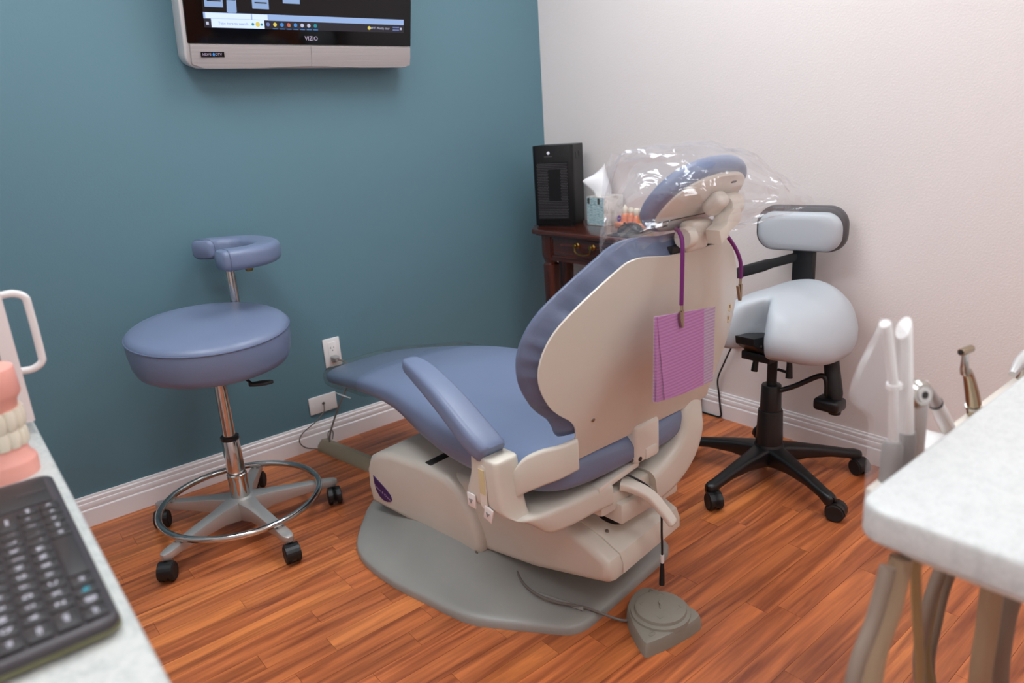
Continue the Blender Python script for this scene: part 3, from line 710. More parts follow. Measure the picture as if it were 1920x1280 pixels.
# side support arm
MB().tube(catmull([(WX, WY-.03, .312), (WX+.02, WY-.07, .332), (WX+.04, WY-.130, .372), (WX+.045, WY-.150, .372), (WX+.045, WY-.158, .352), (WX+.045, WY-.160, .315)], 5), .0085, 10).build('support_arm', 'black_plastic', ws)
MB().box((WX+.010, WY-.212, .272), (WX+.075, WY-.132, .312), .012, 3).build('support_block', 'black_plastic', ws)
mb = MB().tube([(WX+.075, WY-.150, .43), (WX+.065, WY-.165, .37), (WX+.05, WY-.184, .325), (WX+.05, WY-.186, .308)], [.022, .024, .022, .019], 14); mb.build('support_handle', 'black_soft', ws)
MB().lathe([(.018, 0), (.018, .012)], (WX+.05, WY-.186, .261), (0, 0, 1), 16).build('support_foot', 'black_soft', ws)
# saddle: top sheet over two lobes with a cut at the front
NR, NA = 14, 160; top = []; bot = []
def sad_r(a):     # outline radius; angle 0 = front
    c_, s_ = math.cos(a), math.sin(a)
    r = 1/((abs(c_)/.195)**2.4+(abs(s_)/.200)**2.4)**(1/2.4)
    return r
def sad_z(f, s):  # f forward, s sideways
    z = .632-2.0*s*s - .10*max(0, f) + .9*max(0, -f-.06)**2
    return z-.02*math.exp(-(s/.035)**2)*max(0, (f-.05)/.12)
SA = math.radians(175)
fx, fy = math.cos(SA), math.sin(SA)
def SP(f, s, z): return Vector((WX+.025+fx*f-fy*s*-1*-1, WY-.012+fy*f+fx*s, z))
rings = []
prof_s = [(t/9, 0) for t in range(1, 10)]
for j in range(1, 13):            # top, from the middle out
    t = j/12; R_ = []
    for i in range(NA):
        a = 2*PI*i/NA; r = sad_r(a)*t
        f, s = r*math.cos(a), r*math.sin(a)
        cut = math.exp(-((a if a < PI else a-2*PI)/.24)**2)
        f *= 1-.66*cut*t; s *= 1-.05*cut
        edge = max(0, (t-.72)/.28)
        cw = math.exp(-((a if a < PI else a-2*PI)/.50)**2); z = sad_z(f, s)-.035*edge**2-.050*cw*t**4
        R_.append(SP(f, s, z))
    rings.append(R_)
for t, dz in ((1.035, .055), (1.035, .075), (1.0, .100), (.92, .118), (.78, .125), (.5, .115), (.1, .10)):
    R_ = []
    for i in range(NA):
        a = 2*PI*i/NA; r = sad_r(a)*t
        f, s = r*math.cos(a), r*math.sin(a)
        cut = math.exp(-((a if a < PI else a-2*PI)/.24)**2)
        f *= 1-.66*cut*min(1, t); s *= 1-.05*cut
        cw = math.exp(-((a if a < PI else a-2*PI)/.50)**2); z = sad_z(f, s)-.050*cw-dz*(1-.45*cut)
        R_.append(SP(f, s, z))
    rings.append(R_)
MB().loft(rings).build('saddle_seat', 'stool_pale', ws, ang=80)
# back rest
BXc, BYc, BZ = -.120, -1.338, .786
bd_ = Vector((math.cos(math.radians(12)), math.sin(math.radians(12)), 0)); bs_ = Vector((-bd_.y, bd_.x, 0))
rings = [[Vector((BXc, BYc, BZ))+bd_*(d+.18*a*a*-3)+bs_*a+Vector((0, 0, b)) for a, b in [(x*k, q*k) for x, q in rrect(.130, .061, .052, 8)]] for d, k in ((-.030, .05), (-.030, .6), (-.027, .85), (-.018, .97), (-.004, 1.02), (.008, 1.0))]
MB().loft(rings).build('back_pad', 'stool_pale', ws, ang=70)
rings = [[Vector((BXc, BYc, BZ+.006))+bd_*(d+.18*a*a*-3)+bs_*a+Vector((0, 0, b)) for a, b in [(x*k, q*k) for x, q in rrect(.136, .070, .056, 8)]] for d, k in ((-.002, .96), (.006, 1.03), (.028, 1.05), (.046, .98), (.055, .8), (.055, .05))]
MB().loft(rings).build('back_pad_cover', 'stool_back_grey', ws, ang=70)
MB().box((-.112, -1.382, .46), (-.085, -1.308, .80), .008).build('back_post', 'black_plastic', ws)
MB().box((-.24, -1.385, .445), (-.085, -1.305, .470), .006).build('back_carrier', 'black_plastic', ws)
path = [(-.10, -1.33, .700), (-.13, -1.25, .672), (-.18, -1.16, .640), (-.22, -1.10, .612)]
mb = MB().loft([[Vector(p)+Vector((x*.5, 0, q)) for x, q in rrect(.022, h, .012, 3)] for p, h in zip(catmull(path, 4), [.016]*5+[.020]*4+[.016]*4)]); mb.build('swing_arm', 'black_soft', ws)

# ================================================================ television
A = math.radians(12); TVo = Vector((-1.135, -.100, 1.470))
TT = frame_T(TVo, (1, 0, 0), (0, -math.sin(A), math.cos(A)), (0, -math.cos(A), -math.sin(A)))   # a right, b up, c out of the screen
tv = thing('television', (-1.135, -.05, 1.40), 'wall-mounted flat television with silver speaker bar on the teal wall', 'television')
W2 = .400; HT = .50
mb = MB().box((-W2, 0, -.012), (W2, HT, 0), .003, T=TT); gl_ = mb.build('screen_bezel', 'black_gloss', tv)
# silver shell with rounded lower corners
ol_ = [(-W2-.012, HT+.012), (-W2-.012, -.035)] + [(-W2-.012+.040-.040*math.cos(t*PI/16), -.035-.040*math.sin(t*PI/16)) for t in range(1, 9)] + [(W2+.002-.03+.03*math.sin(t*PI/16), -.046-.029*math.cos(t*PI/16)) for t in range(0, 9)] + [(W2+.002, HT+.012)]
mb = MB().prism(ol_, -.075, -.006, TT, r=.006, seg=3); mb.build('rear_shell', 'tv_silver_light', tv)
MB().box((-.28, .03, -.115), (.28, .42, -.07), .02, T=TT).build('rear_hump', 'black_soft', tv)
MB().box((-.12, .15, -.235), (.12, .35, -.110), .004, T=TT).build('wall_mount', 'black_soft', tv)
# speaker bar: two shallow panels meeting in a middle crease
def bar_sec(x0, x1, flip):
    rings = []; N_ = 12
    for k in range(N_+1):
        t = k/N_; x = x0+(x1-x0)*t
        e = abs(x)/W2
        dep = .004+.006*min(1, e*6) - .003*max(0, e-.85)/.15
        bt = -.0655-.006*min(1, e*2.2) + (max(0, e-.955)/.045)**2*.022
        rings.append([TT(x, -.002, dep), TT(x, (bt-.002)*.5, dep+.002), TT(x, bt, dep-.001), TT(x, bt, -.02), TT(x, -.002, -.02)])
    return rings
mb = MB().loft(bar_sec(-W2+.004, -.0006, 0)); mb.build('speaker_panel', 'tv_grille', tv, ang=50)
mb = MB().loft(bar_sec(.0006, W2-.008, 1)); mb.build('speaker_panel', 'tv_grille', tv, ang=50)
bg = MB().box((-.036, -.0075, 0), (.036, .0075, .0015), T=lambda a, b, c: TT(a-.333, b-.030, c+.0118)).build('hdmi_badge', 'black_gloss', tv)
text_mb('HDMI', .0105, lambda a, b, c: TT(a-.351, b-.030, c+.0136)).build('badge_lettering', 'logo_print', bg)
text_mb('DTV', .0105, lambda a, b, c: TT(a-.315, b-.030, c+.0136)).build('badge_lettering', 'logo_print', bg)
MB().prism([(.0035*math.cos(t), .005*math.sin(t)) for t in [2*PI*k/14 for k in range(14)]], .0136, .0138, lambda a, b, c: TT(a-.330, b-.030, c)).build('badge_mark', 'screen_blue', bg)
text_mb('VIZIO', .0185, lambda a, b, c: TT(a+.005, b+.0205, c+.0006)).build('maker_lettering', 'logo_print', gl_)
# picture on the screen
SL, SR, SB, ST_ = -.345, .368, .046, .455
def scr(name, m, x0, y0, x1, y1, lay, par): return MB().box((x0, y0, .0002), (x1, y1, .0002+.0003*lay), T=TT).build(name, m, par)
sc_ = scr('screen', 'screen_black', SL, SB, SR, ST_, 1, tv)
scr('task_bar', 'screen_dark', SL, SB, SR, SB+.026, 2, sc_)
scr('window_bar', 'screen_bar', SL, SB+.026, SR, SB+.044, 2, sc_)
scr('search_box', 'screen_white', SL+.022, SB+.001, SL+.190, SB+.0265, 3, sc_)
scr('start_icon', 'screen_textw', SL+.006, SB+.008, SL+.014, SB+.017, 3, sc_)
text_mb('Type here to search', .0115, lambda a, b, c: TT(a+SL+.090, b+SB+.0135, c+.0013)).build('search_lettering', 'screen_text', sc_)
for k, (tx, xx) in enumerate((('Progress Notes', .032), ('Images', .082), ('Current View', .124), ('Select Image', .178))):
    scr('window_tab', 'screen_white', SL+xx-.026, SB+.0275, SL+xx+.024, SB+.0425, 3, sc_)
def dot(m, x, y_, r=.0065): MB().prism([(x+r*math.cos(2*PI*k/16), y_+r*math.sin(2*PI*k/16)) for k in range(16)], .0002, .0014, TT).build('task_icon', m, sc_)
dot('screen_teal', SL+.152, SB+.0135, .0045); dot('screen_yellow', SL+.168, SB+.0135, .0075); dot('screen_teal', SL+.181, SB+.0135, .004)
for k, mm in enumerate(('screen_text', 'screen_yellow', 'screen_blue', 'screen_red', 'screen_blue', 'screen_textw', 'screen_textw', 'screen_teal')):
    dot(mm, SL+.202+.0255*k*.92, SB+.0145, .006)
    if k: scr('task_underline', 'screen_blue', SL+.194+.0255*k*.92, SB+.0008, SL+.211+.0255*k*.92, SB+.003, 3, sc_)
dot('screen_green', SL+.202+.0255*3*.92+.003, SB+.012, .003)
dot('screen_yellow', SR-.142, SB+.013, .006)
text_mb('69°F  Mostly clear', .0105, lambda a, b, c: TT(a+SR-.098, b+SB+.013, c+.0013)).build('weather_lettering', 'screen_textw', sc_)
for yy in (.0155, .0065): scr('clock_line', 'screen_text', SR-.046, SB+yy, SR-.019, SB+yy+.004, 3, sc_)
dot('screen_textw', SR-.012, SB+.013, .004)
for x0, y0, x1, y1 in ((-.350, .105, -.282, .150), (-.202, .105, -.136, .150), (-.1, .125, -.03, .17)):
    scr('xray_picture', 'screen_xray', x0+.012, y0, x1, y1+.02, 2, sc_)
    scr('xray_shadow', 'screen_xdark', x0+.020, y0+.016, x1-.006, y0+.020, 3, sc_)
xr = [(-.272, .0925), (-.269, .136), (-.240, .136), (-.241, .0925), (-.246, .0905), (-.267, .0905)]
MB().prism(xr, .0002, .0008, TT).build('xray_picture', 'screen_xray', sc_); scr('xray_shadow', 'screen_xdark', -.268, .126, -.242, .130, 3, sc_)

# ================================================================ side table and what stands on it
TZ = .745
tb = thing('side_table', (-.17, -.545, 0), 'small dark cherry wood side table with one drawer in the corner', 'table')
tp = [(-.015, -.17), (-.24, -.17), (-.33, -.26), (-.325, -.80), (-.2, -.92), (-.015, -.92)]
mb = MB().prism(tp, TZ-.020, TZ, lambda a, b, h: (a, b, h), r=.006, seg=3); mb.build('table_top', 'table_wood', tb)
mb = MB().prism([(-.03, -.185), (-.232, -.185), (-.315, -.268), (-.31, -.792), (-.193, -.905), (-.03, -.905)], TZ-.026, TZ-.019, lambda a, b, h: (a, b, h)); mb.build('top_moulding', 'table_wood', tb)
ap = MB(); ap.box((-.300, -.33, .618), (-.284, -.76, TZ-.024)); ap.box((-.085, -.194, .618), (-.278, -.208, TZ-.024), T=lambda a, b, c: (a, b-.115*(-.085-a)/.193, c))
ap.box((-.055, -.20, .618), (-.04, -.89, TZ-.024)); ap.box((-.052, -.880, .618), (-.278, -.894, TZ-.024), T=lambda a, b, c: (a, b+.11*(-.052-a)/.226, c)); ap.build('apron', 'table_wood', tb)
dr = MB().box((-.306, -.355, .638), (-.298, -.735, TZ-.030), .002).build('drawer_front', 'table_wood', tb)
for z0, z1, y0, y1 in ((.636, .642, -.352, -.738), (TZ-.034, TZ-.028, -.352, -.738), (.636, TZ-.028, -.352, -.358), (.636, TZ-.028, -.732, -.738)):
    MB().box((-.309, y1, z0), (-.304, y0, z1), .001).build('drawer_moulding', 'table_wood', dr)
pl = MB()
for y_ in (-.502, -.588): pl.lathe([(.013, 0), (.011, .003), (.006, .005), (.006, .011), (.009, .014), (.007, .019)], (-.306, y_, .694), (-1, 0, 0), 14)
pl.tube(catmull([(-.320, -.502, .692), (-.322, -.505, .672), (-.322, -.520, .664), (-.322, -.545, .661), (-.322, -.570, .664), (-.322, -.585, .672), (-.320, -.588, .692)], 4), .0028, 8)
pl.build('drawer_pull', 'brass', dr, label='brass bail pull with two round rosettes')
for x, y_ in ((-.278, -.315), (-.278, -.775), (-.085, -.20), (-.052, -.885)):
    mb = MB(); rings = []
    for z, h, b_ in ((TZ-.024, .027, .004), (.636, .027, .004), (.612, .021, .004), (.604, .019, .004), (.596, .026, .008), (.588, .0265, .008), (.50, .026, .009), (.25, .021, .007), (.03, .0165, .005), (0, .016, .004)):
        rings.append([(x+a, y_+c, z) for a, c in rrect(h, h, b_, 2)])
    mb.loft(rings); mb.build('leg', 'table_wood_v', tb, ang=30)

# heater: upright black box, rounded front corners, perforated front
HA, HB_ = Vector((-.272, -.222, TZ)), Vector((-.196, -.372, TZ))
hx = (HB_-HA).normalized(); hy = Vector((-hx.y, hx.x, 0))      # hy points back towards the corner
HWd = (HB_-HA).length; HH = .332
HT_ = lambda a, b, c: HA+hx*a+hy*b+Vector((0, 0, c))
ht = thing('space_heater', HT_(HWd/2, .08, 0), 'upright black space heater with perforated front on the side table', 'heater')
fp = [(.000, .155), (-.004, .03)] + [(.016+.020*math.cos(t), .020+.020*math.sin(t)) for t in [PI*(1+.5*k/5) for k in range(6)]] + [(HWd-.016+.020*math.cos(t), .020+.020*math.sin(t)) for t in [PI*(1.5+.5*k/5) for k in range(6)]] + [(HWd+.004, .03), (HWd, .155)]
MB().prism(fp, .006, HH, lambda a, b, h: HT_(a, b, h), r=.003).build('housing', 'heater_black', ht)
MB().prism([(.006+a*.93, .008+b*.93) for a, b in fp], 0, .008, lambda a, b, h: HT_(a, b, h)).build('foot', 'black_soft', ht)
gx0, gx1, gz0, gz1 = .018, HWd-.018, .035, .262
MB().box((gx0-.004, -.0012, gz0-.004), (gx1+.004, .004, gz1+.004), T=HT_).build('grille_panel', 'heater_black', ht)
mb = MB(); nx, nz = 22, 34
for i in range(nx):
    for j in range(nz):
        x = gx0+(gx1-gx0)*(i+.5*(j % 2)+.25)/nx; z = gz0+(gz1-gz0)*(j+.5)/nz
        if .32 < i/nx < .75 and .30 < j/nz < .86: continue
        r = .0019
        mb.prism([(x+r*math.cos(2*PI*k/6), z+r*math.sin(2*PI*k/6)) for k in range(6)], -.0018, -.0010, lambda a, b, h: HT_(a, h, b))
mesh_ = mb.build('grille_studs', 'stool_back_grey', ht); mesh_['kind'] = 'stuff'
MB().lathe([(.0065, 0), (.0065, .0006)], HT_(HWd*.42, -.0002, .302), -hy, 16).build('maker_mark', 'key_print', ht)
for k in range(6): MB().box((HWd*.42-.018+.006*k, -.0006, .2865), (HWd*.42-.0140+.006*k, .0004, .2895), T=HT_).build('maker_lettering', 'stool_back_grey', ht)
for v, z0, z1 in ((.055, .272, .300), (.095, .282, .302)): MB().box((HWd+.001, v, z0), (HWd+.0045, v+.011, z1), .002, T=HT_).build('side_switch', 'black_gloss', ht)

# tissue box
bx = thing('tissue_box', (-.075, -.44, TZ), 'square tissue box printed with blue-green bars beside the black heater', 'tissue box')
bex = Vector((.995, -.09, 0)).normalized(); bey = Vector((.09, .995, 0)).normalized()
BXT = frame_T((-.132, -.488, TZ), bex, bey, (0, 0, 1))
BB, BH = .108, .118
mb = MB().box((0, 0, 0), (BB, BB, BH), .0015, T=BXT); mb.build('carton', 'tissue_print_pale', bx)
MB().box((-.0006, .001, .002), (.0004, BB-.001, BH-.004), T=BXT).build('printed_side', 'tissue_print', bx)
for k in range(5): MB().box((-.0012, .004+.021*k, BH-.030), (-.0004, .017+.021*k, BH-.006), T=BXT).build('printed_bar', ('tissue_print', 'screw_metal', 'tissue_print', 'tissue_print', 'screw_metal')[k], bx)
MB().prism([(.082+.011*math.cos(2*PI*k/18), .022+.014*math.sin(2*PI*k/18)) for k in range(18)], -.0006, .0004, lambda a, b, h: BXT(a, h, b)).build('maker_mark', 'violet_print', bx)
MB().box((.074, -.0009, .020), (.090, -.0003, .024), T=BXT).build('maker_lettering', 'logo_print', bx)
def sheet(pts_rows):
    rows_ = [catmull(r_, 5) for r_ in pts_rows]; cols = list(zip(*rows_)); grid = [catmull(c, 4) for c in cols]
    return grid
g = sheet([[(.020, .070, BH-.01), (.050, .045, BH-.01), (.085, .050, BH-.01)], [(.012, .080, BH+.020), (.045, .035, BH+.025), (.090, .055, BH+.022)],
           [(-.018, .108, BH+.062), (.040, .050, BH+.066), (.082, .062, BH+.060)], [(.020, .085, BH+.085), (.052, .062, BH+.095), (.074, .066, BH+.095)], [(.050, .064, BH+.112), (.058, .062, BH+.122), (.064, .062, BH+.128)]])
mb = MB(); n0 = len(g[0]); mb.loft([[BXT(*p) for p in c] for c in g], cap=False, wrap=False)
ts = mb.build('tissue', 'tissue_paper', bx, ang=80); sm = ts.modifiers.new('thickness', 'SOLIDIFY'); sm.thickness = .0012

# mouse on its pad
mb = MB().prism([(-.312, -.66), (-.305, -.785), (-.10, -.760), (-.11, -.63)], TZ, TZ+.003, lambda a, b, h: (a, b, h), r=.001)
single(mb, 'mouse_pad', 'black_soft', (-.2, -.71, TZ), 'black mouse pad on the side table', 'mouse pad')
rows = [(0, .006, .008), (.012, .020, .022), (.035, .027, .033), (.062, .030, .038), (.085, .028, .034), (.103, .020, .020), (.110, .008, .008)]
md = Vector((.10, -.995, 0)).normalized(); ms = Vector((-md.y, md.x, 0)); mo = Vector((-.215, -.640, TZ+.003)); rings = []
for t, hw, hz in lerp_rows(rows, 3):
    rings.append([mo+md*t+ms*x+Vector((0, 0, z)) for x, z in [(hw*math.cos(a), hz*max(0, math.sin(a))**.7) for a in [PI*k/12 for k in range(13)]] + [(-hw*.9, 0), (hw*.9, 0)]])
mouse = thing('computer_mouse', (-.21, -.69, TZ+.003), 'black computer mouse lying on the mouse pad', 'computer mouse')
MB().loft(rings).build('body', 'black_gloss', mouse, ang=60)
MB().lathe([(.005, -.003), (.006, 0), (.005, .003)], mo+md*.03+Vector((0, 0, .031)), ms, 12).build('scroll_wheel', 'black_soft', mouse)

# tooth model on the table
tm = thing('implant_tooth_model', (-.075, -.62, TZ), 'coral tooth model with large cream teeth and a yellow root behind the mouse', 'tooth model')
MT = frame_T((-.075, -.545, TZ), (-.04, -1, 0), (1, -.04, 0), (0, 0, 1))
MB().box((-.012, -.045, 0), (.175, .02, .018), .004, T=MT).build('model_base', 'gum_orange', tm)
for a, w_, h in ((.018, .017, .040), (.050, .018, .044), (.083, .012, .036)):
    rings = [[MT(a+w_*k*math.cos(t), -.012+.017*k*math.sin(t), z) for t in [2*PI*i/16 for i in range(16)]] for z, k in ((.017, 1.05), (.03, 1.0), (h, .95), (h+.012, .72), (h+.014, .3))]
    MB().loft(rings).build('gum', 'gum_orange', tm, ang=60)
for a, w_, h0, hh, tip in ((.018, .0115, .048, .040, .30), (.050, .0125, .052, .026, .75), (.080, .0125, .048, .028, .8), (.112, .018, .046, .032, .85), (.150, .018, .046, .032, .85)):
    rings = [[MT(a+w_*k*math.cos(t), -.012+.013*k*math.sin(t), h0+hh*z) for t in [2*PI*i/16 for i in range(16)]] for z, k in ((-.15, .75), (.15, .95), (.45, 1.05), (.75, (1+tip)/2), (.93, tip*.85), (1, tip*.45))]
    MB().loft(rings).build('tooth', 'tooth', tm, ang=60)
for a in (.104, .120, .143, .157):
    MB().tube([MT(a, -.012, .050), MT(a+.003*(1 if a in (.120, .157) else -1), -.012, .034), MT(a+.001, -.012, .017)], [.007, .006, .003], 10).build('root', 'root_yellow', tm)

# ================================================================ bibs and lanyard on the chair back
bb = thing('bib_lanyard', CH(0, .165, .93), 'purple lanyard with two metal alligator clips hung round the headrest post', 'lanyard')
cl_ = catmull([(-.092, .170, .815), (-.093, .172, .88), (-.093, .172, .938), (-.085, .158, .957), (-.05, .125, .955), (0, .100, .950), (.045, .120, .950), (.065, .150, .940), (.088, .168, .906), (.104, .176, .868), (.106, .176, .832)], 6)
MB().tube([CH(*p) for p in cl_], .0042, 10).build('cord', 'purple_cord', bb)
def clip(U, V, Z, s, ln, open_):
    o = MB()
    T = lambda a, b, c: CH(U+a*s, V+b, Z+c)
    o.tube([T(0, 0, .004), T(0, 0, -.014)], .0032, 8)
    o.prism([(-.0028, -.010), (.0035, -.010), (.0038, -.030), (.0022, -ln), (.0004, -ln), (-.002, -.030)], -.003, .003, lambda a, b, h: T(a, h, b))
    o.prism([(-.004-open_, -.012), (-.0075-open_, -.013), (-.0070, -.028), (-.0022, -ln), (-.0006, -ln), (-.0030, -.030)], -.003, .003, lambda a, b, h: T(a, h, b))
    o.lathe([(.0022, -.0035), (.0022, .0035)], T(-.002, 0, -.028), bv, 10)
    return o.build('alligator_clip', 'nickel', bb)
clip(-.092, .171, .815, 1, .046, 0); clip(.106, .176, .830, 1, .046, .004)
bdat = (('folded purple paper dental bib, front of the hanging stack', 0, 0), ('folded purple paper dental bib, second of the hanging stack', -.010, .006), ('folded purple paper dental bib, rearmost of the hanging stack', -.018, .011))
for k, (lb, dU, dV) in enumerate(bdat):
    rt = thing('paper_bib', CH(-.06+dU, .166-dV, .62), lb, 'dental bib', 'purple bibs on the chair back')
    def BT_(a, b, k=k, dU=dU, dV=dV):   # a across 0..1, b down 0..1
        wv = .0025*math.sin(a*5+k)*b
        return CH(-.162+dU*(b+.15)*1.0+a*.195+.022*b*(1-a) if k == 0 else -.165+dU*.4*b+a*.190+.010*b*(1-a), .164-dV*(.25+.75*b)+wv, .806-.022*a-b*(.165+.012*(1-a)))
    def leaf(a0, a1, off, b1=1.0):
        f_ = [[BT_(a0+(a1-a0)*i/10, b1*j/8)+bv*off for i in range(11)] for j in range(9)]
        bk = [[p-bv*.0016 for p in r_] for r_ in f_]
        m_ = MB(); n_ = 11
        V_ = [p for r_ in f_ for p in r_]+[p for r_ in bk for p in r_]; q = 99; F_ = []
        for j in range(8):
            for i in range(10):
                a_ = j*n_+i; F_.append((a_, a_+1, a_+n_+1, a_+n_)); F_.append((q+a_, q+a_+n_, q+a_+n_+1, q+a_+1))
        for i in range(10): F_ += [(i, q+i, q+i+1, i+1), (88+i, 88+i+1, q+88+i+1, q+88+i)]
        for j in range(8): F_ += [(j*n_, j*n_+n_, q+j*n_+n_, q+j*n_), (j*n_+10, q+j*n_+10, q+j*n_+n_+10, j*n_+n_+10)]
        return m_.add(V_, F_)
    leaf(0, 1, 0).build('back_leaf', 'bib_pale', rt, ang=60)
    leaf(0, .78, .0022).build('front_leaf', 'bib_purple', rt, ang=60)

# ================================================================ floor pedal, duct, cords, wall plates
ped = thing('foot_pedal', (-1.16, -1.605, 0), 'grey rounded triangular foot control on the floor beside the chair base', 'foot pedal')
tri = [(-1.090, -1.512), (-1.185, -1.528), (-1.255, -1.635), (-1.238, -1.660), (-1.115, -1.680), (-1.076, -1.655)]
tri = [(p.x, p.y) for p in catmull([(a, b, 0) for a, b in tri], 5, True)]
cxp, cyp = -1.155, -1.605
rings = [[(cxp+(a-cxp)*k, cyp+(b-cyp)*k, z) for a, b in tri] for z, k in ((0, 1.0), (.026, .97), (.034, .93), (.037, .87), (.037, .6), (.037, .05))]
MB().loft(rings).build('pedal_body', 'pedal_grey', ped, ang=35)
dsk = MB().lathe([(.072, .030), (.070, .042), (.062, .045), (.060, .052), (.056, .0545), (.03, .057), (.004, .058)], (-1.148, -1.604, 0), seg=36).build('pedal_disc', 'pedal_grey', ped, ang=35)
for a in (0, 90, 180, 270):
    aa = math.radians(a+38); c0 = Vector((-1.148+.042*math.cos(aa), -1.604+.042*math.sin(aa), .0550)); d = Vector((math.cos(aa), math.sin(aa), 0)); s_ = Vector((-d.y, d.x, 0))
    MB().tube([c0+s_*.009-d*.003, c0+d*.006, c0-s_*.009-d*.003], .0014, 6).build('arrow_mark', 'pedal_grey', dsk)
MB().tube(catmull([(-1.160, -1.613, .0585), (-1.150, -1.606, .0595), (-1.146, -1.598, .0595), (-1.136, -1.592, .0585)], 3), .002, 6).build('chair_mark', 'pedal_grey', dsk)
MB().tube([(-1.222+.009*math.cos(t), -1.640+.005*math.sin(t), .0375) for t in [2*PI*k/14 for k in range(14)]], .0015, 6, closed=True).build('preset_mark', 'pedal_grey', ped)
MB().tube([(-1.108, -1.535, .0375), (-1.100, -1.530, .0375), (-1.098, -1.538, .0375)], .0015, 6).build('preset_mark', 'pedal_grey', ped)
mb = MB().tube(catmull([(-1.24, -1.10, .05), (-1.270, -1.19, .052), (-1.318, -1.30, .046), (-1.312, -1.39, .042), (-1.262, -1.465, .034), (-1.215, -1.535, .012), (-1.19, -1.555, .013)], 7), .0034, 8); mb.build('pedal_cable', 'cord_grey', ped)
mb = MB().prism([(-.031, 0), (.031, 0), (.029, .018), (.012, .040), (-.008, .042), (-.028, .020)], -.42, -.035, lambda a, b, h: (-1.268+a-.16*(h+.05), h, b), r=.002)
dk = single(mb, 'floor_duct', 'duct', (-1.25, -.22, 0), 'low dusty beige cable duct running from the teal wall to the chair base', 'cable duct')

op = thing('outlet_plate', (-1.169, 0, .365), 'white duplex outlet plate with a grey plug on the teal wall', 'outlet')
mb = MB().box((-1.204, -.0065, .307), (-1.134, 0, .422), .003); mb.build('cover_plate', 'white_plastic', op)
MB().box((-1.186, -.0085, .322), (-1.152, -.006, .407), .002).build('receptacle', 'white_plastic', op)
for dx, w_, h in ((-.0065, .0018, .008), (.0065, .0018, .0065)): MB().box((-1.169+dx-w_/2, -.009, .385-h/2), (-1.169+dx+w_/2, -.008, .385+h/2)).build('slot', 'seam_dark', op)
MB().lathe([(.0024, 0), (.0024, .0006)], (-1.169, -.0084, .374), (0, -1, 0), 10).build('slot', 'seam_dark', op)
pg = thing('power_plug', (-1.169, -.02, .343), 'rounded grey power plug in the lower socket of the duplex outlet', 'plug')
MB().loft([[Vector((-1.169, 0, .343))+Vector((x, y_, z)) for x, z in rrect(a, b, min(a, b)*.6, 4)] for y_, a, b in ((-.0088, .013, .011), (-.018, .015, .0125), (-.032, .0135, .011), (-.042, .008, .007))]).build('plug_body', 'plug_grey', pg)
mb = MB().tube(catmull([(-1.165, -.040, .342), (-1.150, -.055, .333), (-1.140, -.080, .315), (-1.150, -.095, .27), (-1.180, -.088, .222), (-1.222, -.082, .148), (-1.258, -.080, .075), (-1.268, -.085, .041)], 6), .0035, 8); mb.build('plug_cord', 'cord_grey', pg)
jp = thing('jack_plate', (-1.237, 0, .170), 'white blank plate turned sideways with a thin cable from its middle', 'wall plate')
mb = MB().box((-1.295, -.0065, .136), (-1.180, 0, .206), .003); mb.build('cover_plate', 'white_plastic', jp)
MB().lathe([(.0055, 0), (.0055, .003), (.003, .004)], (-1.237, -.0065, .172), (0, -1, 0), 14).build('jack', 'seam_dark', jp)
for dx in (-.042, .042): MB().lathe([(.003, 0), (.003, .001)], (-1.237+dx, -.0065, .171), (0, -1, 0), 10).build('screw', 'trim_white', jp)
mb = MB().tube(catmull([(-1.237, -.010, .172), (-1.243, -.022, .155), (-1.250, -.022, .140), (-1.285, -.024, .115), (-1.345, -.024, .085), (-1.362, -.024, .055), (-1.342, -.024, .024), (-1.300, -.030, .006), (-1.285, -.040, .004)], 6), .0022, 8); mb.build('phone_cable', 'cord_grey', jp)
mb = MB().tube(catmull([(-1.262, -.060, .035), (-1.252, -.045, .062), (-1.236, -.045, .070), (-1.234, -.050, .055), (-1.245, -.060, .037)], 5), .0022, 8); mb.build('cable_loop', 'cord_grey', jp)
rp = thing('wall_outlet', (0, -1.05, .36), 'white outlet plate on the pale wall half hidden by the saddle stool', 'outlet')
MB().box((-.006, -1.085, .303), (0, -1.015, .417), .003).build('cover_plate', 'white_plastic', rp)
MB().box((-.008, -1.067, .32), (-.005, -1.033, .40), .002).build('receptacle', 'white_plastic', rp)
bp_ = thing('black_power_cord', (-.02, -1.04, .33), 'black power cord hanging from the wall outlet down to the baseboard', 'power cord')
MB().box((-.036, -1.062, .322), (-.008, -1.038, .346), .005).build('plug_body', 'black_plastic', bp_)
mb = MB().tube(catmull([(-.030, -1.045, .330), (-.034, -1.035, .305), (-.026, -1.005, .245), (-.022, -.972, .165), (-.021, -.978, .10), (-.021, -.985, .045), (-.022, -.990, .014), (-.022, -.976, .0045), (-.022, -.93, .004), (-.024, -.80, .004), (-.024, -.55, .004)], 7), .0035, 8); mb.build('cord', 'black_plastic', bp_)

